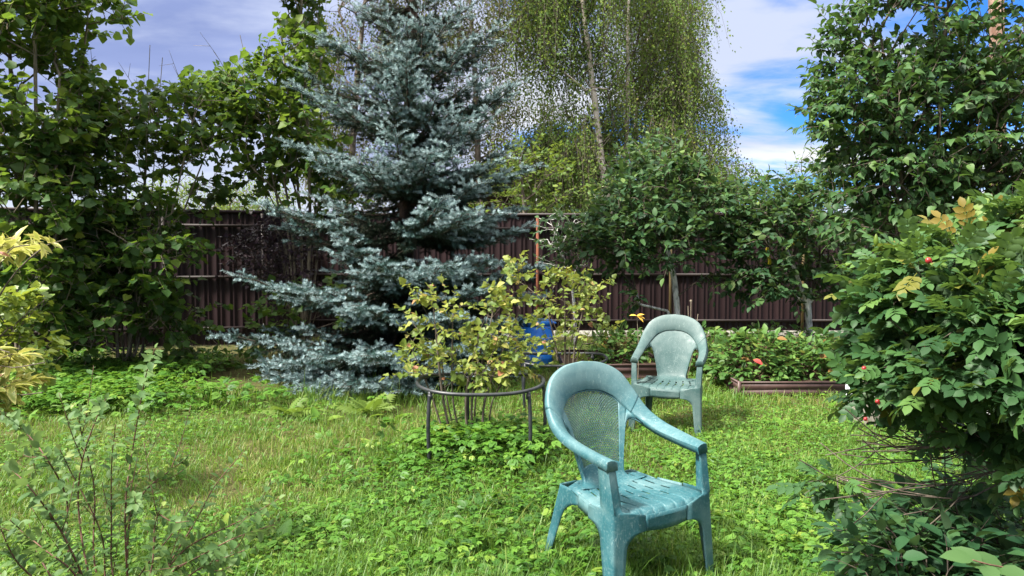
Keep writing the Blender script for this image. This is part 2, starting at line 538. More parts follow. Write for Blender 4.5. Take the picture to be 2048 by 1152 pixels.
class Skel:
    """Branch skeleton that grows towards target points, each reached from the best existing node."""

    def __init__(self):
        self.p = []; self.par = []; self.len = []

    def line(self, pts, parent=-1):
        ids = []
        for q in pts:
            q = np.asarray(q, float)
            L = 0 if parent < 0 else self.len[parent] + np.linalg.norm(q - self.p[parent])
            self.p.append(q); self.par.append(parent); self.len.append(L)
            parent = len(self.p) - 1; ids.append(parent)
        return ids

    def grow(self, targets, alpha=.35, seg=.25, wob=.04, rise=0.3, r=rng, minfrom=0):
        T = np.asarray(targets, float)
        base = np.array(self.p[0])
        T = T[np.argsort(np.linalg.norm(T - base, axis=1))]
        tips = []
        cap = len(self.p) + len(T) * 12 + 50
        A = np.zeros((cap, 3)); Ln = np.zeros(cap); n = len(self.p)
        A[:n] = self.p; Ln[:n] = self.len
        for t in T:
            d = np.linalg.norm(A[:n] - t, axis=1)
            below = np.maximum(0, A[:n, 2] - t[2]) * .6
            c = d + alpha * Ln[:n] + below
            c[:minfrom] += 9
            i = int(np.argmin(c)); q = A[i]
            D = d[i]
            m = int(min(10, max(1, round(D / seg))))
            pi = self.par[i]
            dirp = nrm(q - self.p[pi]) if pi >= 0 else np.array([0, 0, 1.])
            ctrl = q + (dirp * .35 + np.array([0, 0, rise * .25])) * D * .8 + (t - q) * .12
            par = i
            for k in range(1, m + 1):
                s = k / m
                x = (1 - s) ** 2 * q + 2 * s * (1 - s) * ctrl + s * s * t
                if k < m: x = x + r.normal(size=3) * wob * D / m
                self.p.append(x); self.par.append(par); L = Ln[par] + np.linalg.norm(x - A[par]); self.len.append(L)
                A[n] = x; Ln[n] = L; par = n; n += 1
            tips.append(par)
        return tips

    def arrays(self):
        return np.array(self.p), np.array(self.par)

    def mesh(self, mb, rtip=.004, rbase=None, power=.5, k=5, tint=.5, thin=None, rsplit=0):
        p, par = self.arrays(); n = len(p)
        w = np.zeros(n); kids = np.zeros(n, int)
        for i in range(n - 1, -1, -1):
            if kids[i] == 0: w[i] += 1
            if par[i] >= 0: w[par[i]] += w[i]; kids[par[i]] += 1
        rad = rtip * w ** power
        if rbase:
            rad = rtip + (rad - rtip) * (rbase - rtip) / max(1e-6, (rad.max() - rtip))
        main = np.full(n, -1); best = np.zeros(n)
        for i in range(n):
            if par[i] >= 0 and w[i] > best[par[i]]: best[par[i]] = w[i]; main[par[i]] = i
        d = np.zeros((n, 3))
        has = par >= 0
        d[has] = nrm(p[has] - p[par[has]])
        root = ~has
        d[root & (main >= 0)] = nrm(p[main[root & (main >= 0)]] - p[root & (main >= 0)])
        dm = d.copy(); mm = main >= 0
        dm[mm] = nrm(d[mm] + d[main[mm]])
        e = np.where(has)[0]; q = par[e]
        ismain = main[q] == e
        f0 = np.where(ismain[:, None], dm[q], d[e]); r0 = np.where(ismain, rad[q], np.minimum(rad[e] * 1.1, rad[q]))
        if thin is not None:
            s = r0 < rsplit
            ring(thin, p[q][s], f0[s], r0[s], p[e][s], dm[e][s], rad[e][s], 4, tint)
            s = ~s
            ring(mb, p[q][s], f0[s], r0[s], p[e][s], dm[e][s], rad[e][s], k, tint)
        else:
            ring(mb, p[q], f0, r0, p[e], dm[e], rad[e], k, tint)
        self.rad = rad
        return rad

    def dirs(self, tips):
        p, par = self.arrays()
        return nrm(p[tips] - p[par[tips]])


def ring(mb, a, da, ra, b, db, rb, k=5, tint=.5):
    ref = np.array([.31, .52, .79])
    ang = np.linspace(0, 2 * np.pi, k, endpoint=False)

    def rr(c, d, r):
        u = nrm(np.cross(d, ref)); w = np.cross(d, u)
        return c[:, None] + r[:, None, None] * (np.cos(ang)[None, :, None] * u[:, None] + np.sin(ang)[None, :, None] * w[:, None])
    A = rr(a, da, ra); B = rr(b, db, rb); n = len(a)
    v = np.concatenate([A, B], 1).reshape(-1, 3)
    i = np.arange(k); j = (i + 1) % k
    q = np.stack([i, j, j + k, i + k], -1)
    f = (q[None] + (np.arange(n) * 2 * k)[:, None, None]).reshape(-1, 4)
    mb.add(v, f, tint=tint)


def ell(cs, n, r=rng, shell=.6):
    """Points inside a set of ellipsoids (cx, cy, cz, rx, ry, rz[, weight]), denser towards the surface."""
    cs = [tuple(c) for c in cs]
    w = np.array([(c[6] if len(c) > 6 else 1) * (c[3] * c[4] * c[5]) ** .75 for c in cs]); w /= w.sum()
    out = []
    for c, m in zip(cs, r.multinomial(n, w)):
        u = nrm(r.normal(size=(m, 3))); rad = r.random((m, 1)) ** (1 / (3 + 3 * shell))
        out.append(np.array(c[:3]) + u * rad * np.array(c[3:6]))
    return np.vstack(out)


def E_(px, py, Y, rx, rz, ry=None, w=1.):
    """An ellipsoid seen at (px, py): half sizes rx, rz given in photo pixels, ry in metres."""
    c = P(px, py, Y); s = Y / FPX
    return (*c, rx * s, ry if ry else rx * s, rz * s, w)


def twigs(tips, dirs, L, n, r=rng, spread=.9, droop=.25, up=1.0, out=.0, centre=None, jit=.35, petiole=.12, lsize=.08, fwd=.5):
    """Leaves set alternately along a twig at every tip: positions, directions, normals; also the twig segments."""
    N = len(tips)
    D = dirs + r.normal(size=(N, 3)) * .35 + np.array([0, 0, .15])
    if centre is not None: D = D + nrm(tips - centre) * out
    D = nrm(D)
    L = L * (.6 + .8 * r.random(N))
    t = (np.arange(n) + .5 * r.random((N, n))) / n
    pos = tips[:, None] + D[:, None] * (t * L[:, None])[..., None] - np.array([0, 0, .25]) * (t ** 2 * L[:, None])[..., None]
    side = nrm(np.cross(D, np.array([0, 0, 1.]) + r.normal(size=(N, 3)) * .3))
    sgn = np.where(np.arange(n) % 2, 1., -1.)[None, :, None] * np.ones((N, 1, 1))
    Y = side[:, None] * sgn * spread + D[:, None] * fwd + r.normal(size=(N, n, 3)) * jit
    Y[..., 2] -= droop
    Y[:, -1] = D + r.normal(size=(N, 3)) * .2 - np.array([0, 0, droop])
    Y = nrm(Y)
    Z = np.array([0, 0, up]) + r.normal(size=(N, n, 3)) * .55
    pos = pos + Y * (petiole * lsize)
    ends = tips + D * L[:, None] - np.array([0, 0, .25]) * L[:, None]
    return pos.reshape(-1, 3), Y.reshape(-1, 3), Z.reshape(-1, 3), (tips, D, ends)


def leafy(name, label, cat, base, trunk, vol, nt, mat, bark, tpl, lsize, per=6, L=.25, rtip=.004, rbase=.04, alpha=.35, seg=.25,
          seed=1, parts=('trunk', 'crown'), group=None, droop=.25, up=1.0, spread=.9, shell=.6, gap=0.0, extra=None, tintf=None, k=5, power=.5,
          rise=.3, out=.4, sizevar=.35, wob=.05, cut=None, petiole=.12, fwd=.5, bare=None, thinbark=None):
    """A tree or shrub: trunk lines, branches grown through the crown's volume, a leafy twig at every branch end."""
    r = np.random.default_rng(seed)
    base = np.asarray(base, float)
    root = thing(name, label, cat, base, 0, group)
    sk = Skel()
    for t in trunk:
        par = -1
        if sk.p:
            dd = np.linalg.norm(np.array(sk.p) - np.asarray(t[0]), axis=1)
            if dd.min() < 1e-3: par = int(dd.argmin()); t = t[1:]
        sk.line([np.asarray(q) for q in t], par)
    T = ell(vol, nt, r, shell)
    if gap:
        g = vnoise(T[:, 0] * 1.3 + T[:, 1], T[:, 2] * 1.3, .55, seed) ; T = T[g > gap]
    if cut is not None: T = T[cut(T)]
    T = T[T[:, 2] > .05]
    tips = sk.grow(T, alpha, seg, wob, rise, r)
    mbt = MB(); thin = MB() if thinbark else None; rad = sk.mesh(mbt, rtip, rbase, power, k, thin=thin, rsplit=.019)
    p, par = sk.arrays()
    tp = p[tips]; d = sk.dirs(tips)
    cen = np.array([np.mean([c[0] for c in vol]), np.mean([c[1] for c in vol]), np.mean([c[2] for c in vol])])
    pos, Y, Z, (a, dd, b) = twigs(tp, d, L, per, r, spread, droop, up, out, cen, lsize=lsize, petiole=petiole, fwd=fwd)
    ring(thin or mbt, a, dd, np.full(len(a), rtip), b, dd, np.full(len(a), rtip * .5), 3)
    if bare:      # leafless twigs standing out between the leaves
        pick = r.choice(len(p), bare)
        for i in pick:
            q = p[i]; v = nrm(r.normal(size=3) * .6 + np.array([0, -.25, .75])); ln = .25 + .55 * r.random()
            bend = r.normal(size=3) * .10
            line = catmull([q, q + v * ln * .5 + bend * .5, q + v * ln + bend + r.normal(size=3) * .03], 8)
            mbt.tube(line, np.linspace(.0055, .0018, 8), 4)
            for k in (3, 5):
                v2 = nrm(v + r.normal(size=3) * .6); mbt.tube([line[k], line[k] + v2 * ln * .25], [.003, .0014], 3)
    mbl = MB()
    tint = np.clip(r.normal(.5, .2, len(pos)) + np.repeat(r.normal(0, .12, len(tp)), per), 0, 1)
    if tintf is not None: tint = np.clip(tintf(pos, tint, r), 0, 1)
    scatter(mbl, tpl, pos - base, Y, Z, lsize * (1 - sizevar + 2 * sizevar * r.random(len(pos))), tint)
    if extra: extra(root, mbt, mbl, sk, tips, r, base)
    for arr in range(len(mbt.v)): mbt.v[arr] = mbt.v[arr] - base
    if thin:
        thin.v = [q - base for q in thin.v]; thin.build('twigs', thinbark, root)
    mbt.build(parts[0], bark, root); mbl.build(parts[1], mat, root, smooth_=False)
    return root


# ------------------------------------------------------------------ ground
def build_ground():
    def axis(lo, hi, fine, far):
        a = list(np.arange(lo, hi + 1e-6, fine))
        s = fine
        while a[-1] < far: s *= 1.5; a.append(a[-1] + s)
        s = fine
        while a[0] > -far: s *= 1.5; a.insert(0, a[0] - s)
        return np.array(a)
    xs = axis(-9, 9, .15, 900); ys = axis(1.0, 13, .15, 900)
    X, Y = np.meshgrid(xs, ys, indexing='ij')
    near = (np.abs(X) < 14) & (Y < 16) & (Y > -4)
    Z = np.where(near, gz(X, Y), -.05)
    m, nt, N, L = newmat('soil_and_thatch')
    tc = N('ShaderNodeTexCoord')

    def nz(s, d=6):
        n = N('ShaderNodeTexNoise'); L(tc.outputs['Object'], n.inputs['Vector']); n.inputs['Scale'].default_value = s; n.inputs['Detail'].default_value = d
        return n.outputs['Fac']
    a = ramp(N, L, nz(9), [(.3, (.03, .035, .012)), (.5, (.055, .07, .02)), (.7, (.10, .105, .04))])
    b_ = ramp(N, L, nz(60, 3), [(.4, (.03, .022, .012)), (.65, (.16, .12, .06))])
    col = mixn(N, L, .45, a, b_)
    b = N('ShaderNodeBsdfPrincipled'); L(col, b.inputs['Base Color']); b.inputs['Roughness'].default_value = 1; b.inputs['Specular IOR Level'].default_value = .1
    bp = N('ShaderNodeBump'); L(nz(70, 4), bp.inputs['Height']); bp.inputs['Strength'].default_value = .8; bp.inputs['Distance'].default_value = .02
    L(bp.outputs[0], b.inputs['Normal'])
    out = N('ShaderNodeOutputMaterial'); L(b.outputs[0], out.inputs['Surface'])
    o = MB().grid(np.stack([X, Y, Z], -1)).build('ground', m)
    tag(o, 'mown weedy garden lawn soil reaching under the shrubs', 'ground', kind='structure')


build_ground()

BEDS = []     # (x0, x1, y0, y1) footprints where no lawn grows


def lawn_points(n, y0, y1, power, r):
    u = r.random(n)
    y = (y0 ** (1 - power) + u * (y1 ** (1 - power) - y0 ** (1 - power))) ** (1 / (1 - power))
    x = (r.random(n) * 2 - 1) * (.74 * y + .35)
    ok = np.ones(n, bool)
    for a, b, c, d in BEDS: ok &= ~((x > a) & (x < b) & (y > c) & (y < d))
    return x[ok], y[ok]


def blob(x, y, cx, cy, rx, ry):
    return np.exp(-(((x - cx) / rx) ** 2 + ((y - cy) / ry) ** 2))


def dryness(x, y):
    a = fbm(x, y, .9, 21)
    p = G(650, 868); q = G(420, 775); s = G(1560, 812)
    d = .75 * blob(x, y, p[0], p[1], 1.0, .5) + .55 * blob(x, y, q[0], q[1], .9, .8) + .5 * blob(x, y, s[0], s[1], 1.0, .25) + .35 * blob(x, y, -1.6, 4.2, .8, .5)
    return np.clip((a - .55) * 1.4 + .8 * d, 0, 1)


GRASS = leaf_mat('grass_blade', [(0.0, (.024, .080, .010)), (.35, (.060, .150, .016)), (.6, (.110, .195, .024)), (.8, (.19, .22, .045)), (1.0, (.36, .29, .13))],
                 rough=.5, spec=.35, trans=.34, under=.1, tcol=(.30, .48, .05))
WEED = leaf_mat('lawn_weed', [(0.0, (.022, .070, .010)), (.4, (.055, .150, .016)), (.75, (.100, .210, .024)), (1.0, (.19, .26, .04))],
                rough=.5, spec=.32, trans=.32, under=.2, tcol=(.30, .52, .05))
WEED_DK = leaf_mat('shade_weed', [(0.0, (.012, .04, .012)), (.5, (.03, .085, .018)), (1.0, (.06, .13, .025))], rough=.5, spec=.3, trans=.25, tcol=(.2, .4, .05))


def build_lawn():
    r = np.random.default_rng(3)
    # blades
    x, y = lawn_points(330000, 2.6, 11.5, 1.15, r)
    clump = fbm(x, y, .22, 40)
    keep = r.random(len(x)) < np.clip(.25 + 1.3 * (clump - .25), .12, 1)
    sp = blob(x, y, -1.3, 8.2, 1.6, 1.3); hz = smooth(-1.9, -3.2, x + (y - 7.3) * .1) * smooth(7.0, 8.2, y)
    keep &= r.random(len(x)) > np.clip(sp * 1.2 + hz * 1.2, 0, .95)
    x, y = x[keep], y[keep]; n = len(x)
    dry = dryness(x, y)
    tallp = fbm(x, y, .6, 60)
    g2 = G(940, 915); tall = 1.0 + .9 * blob(x, y, g2[0], g2[1], .5, .35) + .8 * blob(x, y, .5, 3.1, .6, .45) + .5 * smooth(.5, .75, tallp)
    g3 = G(760, 815); tall += 1.2 * blob(x, y, g3[0], g3[1], 1.2, .25)
    h = (.040 + .048 * r.random(n) ** 1.5) * tall * (1 - .35 * dry) * (1 + .25 * (y > 6.5))
    h *= np.where(r.random(n) < .03, 1.9, 1)
    w = (.0016 + .0022 * r.random(n)) * (1 + .10 * y)
    a = r.random(n) * 2 * np.pi; lean = r.random(n) * .9 + .15
    dx, dy = np.cos(a), np.sin(a)
    b = np.stack([x, y, gz(x, y) - .005], -1)
    sx = np.stack([-dy, dx, np.zeros(n)], -1); dr = np.stack([dx, dy, np.zeros(n)], -1)
    V = []
    for s, ww in ((0, .8), (.45, 1.), (.8, .7), (1.0, 0)):
        c = b + dr * (lean * h * s ** 1.9 * .8)[:, None]; c[:, 2] += h * (s - .28 * lean * s * s)
        if ww: V += [c - sx * (w * ww / 1)[:, None] * .5, c + sx * (w * ww)[:, None] * .5]
        else: V += [c]
    V = np.stack(V, 1).reshape(-1, 3)
    o = (np.arange(n) * 7)[:, None, None]
    q = (np.array([[0, 1, 3, 2], [2, 3, 5, 4]])[None] + o).reshape(-1, 4); t = (np.array([[4, 5, 6]])[None] + o).reshape(-1, 3)
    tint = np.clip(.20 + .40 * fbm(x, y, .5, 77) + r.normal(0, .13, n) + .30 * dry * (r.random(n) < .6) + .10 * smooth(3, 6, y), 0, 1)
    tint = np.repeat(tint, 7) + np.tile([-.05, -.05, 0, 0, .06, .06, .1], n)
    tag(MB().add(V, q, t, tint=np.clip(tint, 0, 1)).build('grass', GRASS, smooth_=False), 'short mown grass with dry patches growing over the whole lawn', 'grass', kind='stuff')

    # broad-leaved weeds among the blades: little trefoils, ground elder, plantain
    mb = MB(); mc = MB()

    def plants(nn, tpl, size, hgt, tilt, dens, tint0, mesh, y0=2.6, y1=9.5, pw=1.2):
        x, y = lawn_points(nn, y0, y1, pw, r)
        k = r.random(len(x)) < dens(x, y)
        x, y = x[k], y[k]; m = len(x)
        a = r.random(m) * 2 * np.pi
        t = r.normal(tilt, .3, m)
        Y = np.stack([np.cos(a) * np.cos(t), np.sin(a) * np.cos(t), np.sin(t)], -1)
        Z = np.array([0, 0, 1.]) + r.normal(size=(m, 3)) * .22
        s = size * (.55 + .9 * r.random(m))
        pos = np.stack([x, y, gz(x, y) + hgt * (.3 + .9 * r.random(m))], -1) - Y * s[:, None] * .3
        scatter(mesh, tpl, pos, Y, Z, s, np.clip(tint0 + r.normal(0, .20, m) + .25 * (fbm(x, y, .7, 90) - .5) * 2, 0, 1))
    zone = lambda x, y: np.clip(.15 + 1.7 * (fbm(x, y, .8, 33) - .42) + .5 * smooth(.1, 1.2, x) * smooth(4.8, 3.2, y) + .35 * smooth(1.0, 2.0, x) - .6 * dryness(x, y), .03, 1)
    plants(78000, TRIF, .026, .045, .1, zone, .5, mb)
    plants(42000, OVAL, .030, .045, .3, zone, .6, mb)
    g1 = G(930, 935); g4 = G(1140, 1060)
    elder = lambda x, y: np.clip(1.2 * blob(x, y, g1[0], g1[1], .75, .5) + 1.0 * blob(x, y, g4[0], g4[1], .7, .6) + .8 * blob(x, y, 1.5, 3.6, .5, .7) + .5 * blob(x, y, -.4, 3.3, .9, .4)
                             + .8 * smooth(.62, .72, fbm(x, y, .8, 55)) * (y < 6) - sum(.0 for _ in [0]), 0, 1)
    plants(7000, TERN, .092, .080, .15, elder, .5, mb, 2.8, 7.5, 1.3)
    plants(9000, TERN, .12, .15, .2, lambda x, y: np.clip(1.3 * blob(x, y, -.19, 5.0, .36, .34), 0, 1), .5, mb, 4.4, 5.6, 1.1)
    plants(9000, BLADE_W, .085, .02, .7, lambda x, y: np.clip(.08 + 1.6 * smooth(.58, .75, fbm(x, y, .45, 12)), 0, 1), .62, mb)
    plants(1500, OVAL4, .10, .03, .55, lambda x, y: np.clip(smooth(.6, .75, fbm(x, y, .5, 19)) + .6 * blob(x, y, g1[0] - .4, g1[1] + .2, .4, .3), 0, 1), .7, mb)
    tag(mb.build('lawn_weeds', WEED, smooth_=False), 'low broad leaved weeds spreading through the lawn', 'weeds', kind='stuff')
    # ground elder carpet under the hazels
    e1 = lambda x, y: np.clip(1.5 * smooth(-3.2, -3.7, x) * smooth(6.35, 6.8, y + .28 * (x + 3)) * smooth(9.6, 8.8, y) + 1.1 * blob(x, y, -4.1, 6.6, 1.3, .4), 0, 1)
    plants(15000, TERN, .15, .16, .1, e1, .5, mc, 5.6, 10.0, 1.02)
    tag(mc.build('ground_elder_leaves', WEED, smooth_=False), 'carpet of ground elder leaves below the hazels', 'ground cover', kind='stuff')


# ------------------------------------------------------------------ fence
FENCE = surf_mat('fence_maroon_steel', (.0085, .0036, .0044), (.013, .0056, .0067), 2.2, .5, c3=(.020, .0095, .0105), stretch=(1, 1, .35), spec=.25, lo=.3, hi=.72, bump=.12, bump_scale=3)
FRAIL = surf_mat('fence_rail_steel', (.011, .006, .006), (.017, .011, .0095), 14, .6, stretch=(.3, 1, 1))
RUST = surf_mat('rusty_post', (.10, .030, .016), (.16, .052, .026), 14, .8, c3=(.06, .022, .015), stretch=(1, 1, .3), bump=.2)
OLIVE = surf_mat('worn_yellow_brown_post', (.05, .036, .012), (.10, .072, .028), 18, .7, stretch=(1, 1, .2), bump=.2)
CONC = surf_mat('weathered_concrete', (.13, .125, .11), (.30, .29, .25), 22, .95, bump=.5)


def fence(name, label, a, b, ztop, zbot, posts, post_mats, base=None, rails=(.27, 1.03, 1.79)):
    a = np.array(a, float); b = np.array(b, float)
    L = np.linalg.norm(b - a); ang = math.atan2(b[1] - a[1], b[0] - a[0])
    root = thing(name, label, 'fence', (a[0], a[1], 0), ang)
    cuts = [0] + [p for p in posts if 0.3 < p < L - .3] + [L]
    for s0, s1 in zip(cuts[:-1], cuts[1:]):
        # profiled sheet: wide flats with twin narrow ribs
        xs = []; ys = []
        per = .178
        k0 = math.floor(s0 / per)
        for k in range(k0, int(s1 / per) + 2):
            for dx, dy in ((0, 0), (.055, 0), (.060, -.012), (.078, -.012), (.083, 0), (.118, 0), (.123, -.012), (.141, -.012), (.146, 0)):
                xs.append(k * per + dx); ys.append(dy)
        xs = np.array(xs); ys = np.array(ys); m = (xs > s0) & (xs < s1)
        xs = np.r_[s0, xs[m], s1]; ys = np.r_[0, ys[m], 0]
        g = np.stack([np.stack([xs, ys, np.full_like(xs, z)], -1) for z in (zbot, ztop)], 0)
        MB().grid(g, flip=True).build('panel', FENCE, root, smooth_=False)
        for z in rails:
            MB().box((s0 + .002, -.062, z - .02), (s1 - .002, -.016, z + .02)).build('rail', FRAIL, root, smooth_=False)
    MB().box((0, -.034, ztop - .025), (L, .018, ztop + .022)).build('top_cap', FENCE, root, smooth_=False)
    for p, mt in zip(posts, post_mats):
        MB().tube([(p, -.088, -.1), (p, -.088, ztop - .03)], .024, 12).build('post', mt, root)
    if base:
        MB().box((0, -.05, -.08), (L, .06, base)).build('concrete_base', CONC, root, smooth_=False)
    return root


fr0 = P(540, 560, 12.25); fr1 = P(2350, 560, 12.25)
xs_ = [P(px, 560, 12.16)[0] - fr0[0] for px in (545, 810, 1075, 1341, 1606, 1880, 2150)]
fence('metal_fence', 'long dark maroon sheet metal fence running behind the plum trees and the spruce', fr0[:2], fr1[:2], 2.02, .10, [x for x in xs_ if x > .1] , [RUST, RUST, OLIVE, OLIVE, RUST, RUST], base=.10)
fl0 = P(-160, 560, 10.1); fl1 = P(536, 560, 11.15)
Lf = np.linalg.norm(fl1[:2] - fl0[:2])
fence('metal_fence', 'maroon sheet metal fence with plain bare ribs seen beside the hazels', fl0[:2], fl1[:2], 2.0, .02, [.9, 3.1, Lf - .06], [FRAIL] * 3)
fence('metal_fence', 'short dark return of the maroon fence in the corner behind the purple bush', (fl1[0] - .06, fl1[1] + .03), (fl1[0] + .06, 12.2), 2.0, .02, [.5], [FRAIL])


# ------------------------------------------------------------------ house beyond the fence
SIDING = surf_mat('dark_brown_siding', (.022, .015, .013), (.040, .028, .024), 6, .7, stretch=(.2, 1, 1))
WHITE = surf_mat('white_paint', (.55, .56, .56), (.74, .75, .75), 8, .5)
ROOFM = surf_mat('brown_roof_sheet', (.07, .035, .03), (.12, .06, .05), 6, .6)
m_, nt_, N_, L_ = newmat('dark_window_glass')
b_ = N_('ShaderNodeBsdfPrincipled'); b_.inputs['Base Color'].default_value = (.03, .035, .04, 1); b_.inputs['Roughness'].default_value = .06
o_ = N_('ShaderNodeOutputMaterial'); L_(b_.outputs[0], o_.inputs['Surface'])
GLASS = m_


def house():
    a = P(900, 500, 21.0); b = P(1116, 500, 21.0)
    x0, x1 = a[0], b[0]; y0, y1 = 21.0, 27.0
    zt = P(0, 362, 21.0)[2]
    root = thing('wooden_house', 'dark brown boarded house with white framed window half hidden behind the birch', 'house', ((x0 + x1) / 2, y0, 0))
    hw = (x1 - x0) / 2
    mb = MB()
    n = int(zt / .16)
    z = np.linspace(0, zt, n + 1)
    prof = []
    for k in range(n): prof += [(z[k], -.022), (z[k + 1] - .004, 0)]
    prof.append((zt, 0))
    g = np.array([[(x, y, zz) for (zz, y) in prof] for x in (-hw, hw)])
    mb.grid(g)
    g = np.array([[(hw - y, yy, zz) for (zz, y) in prof] for yy in (0, y1 - y0)])
    mb.grid(g)
    g = np.array([[(-hw + y, yy, zz) for (zz, y) in prof] for yy in (y1 - y0, 0)])
    mb.grid(g)
    rz = P(0, 312, 21.0)[2]
    mb.add([(-hw, .001, zt), (hw, .001, zt), (0, .001, rz), (-hw, y1 - y0, zt), (hw, y1 - y0, zt), (0, y1 - y0, rz)], [(0, 1, 2), (4, 3, 5)])
    mb.build('wall', SIDING, root, smooth_=False)
    ov = .35
    s = (rz - zt) / hw
    mr = MB()
    for sg in (-1, 1):
        mr.add([(0, -ov, rz + .02), (0, y1 - y0 + ov, rz + .02), (sg * (hw + ov), y1 - y0 + ov, zt - s * ov + .02), (sg * (hw + ov), -ov, zt - s * ov + .02)], [(0, 1, 2, 3)] if sg < 0 else [(3, 2, 1, 0)])
    mr.build('roof', ROOFM, root, smooth_=False, solid=.09)
    p0 = P(1080, 420, 21.0); p1 = P(1101, 382, 21.0); cx = (x0 + x1) / 2
    wx0, wx1, wz0, wz1 = p0[0] - cx - .12, p1[0] - cx + .08, p0[2] - .15, p1[2]
    f = MB(); t = .075
    f.box((wx0, -.06, wz0), (wx0 + t, -.024, wz1)).box((wx1 - t, -.06, wz0), (wx1, -.024, wz1)).box((wx0 + t, -.06, wz1 - t), (wx1 - t, -.024, wz1)).box((wx0 + t, -.06, wz0), (wx1 - t, -.024, wz0 + t)).box(((wx0 + wx1) / 2 - .03, -.055, wz0 + t), ((wx0 + wx1) / 2 + .03, -.03, wz1 - t))
    w = f.build('window', WHITE, root, smooth_=False)
    MB().box((wx0 + t, -.045, wz0 + t), (wx1 - t, -.026, wz1 - t)).build('pane', GLASS, w, smooth_=False)


house()
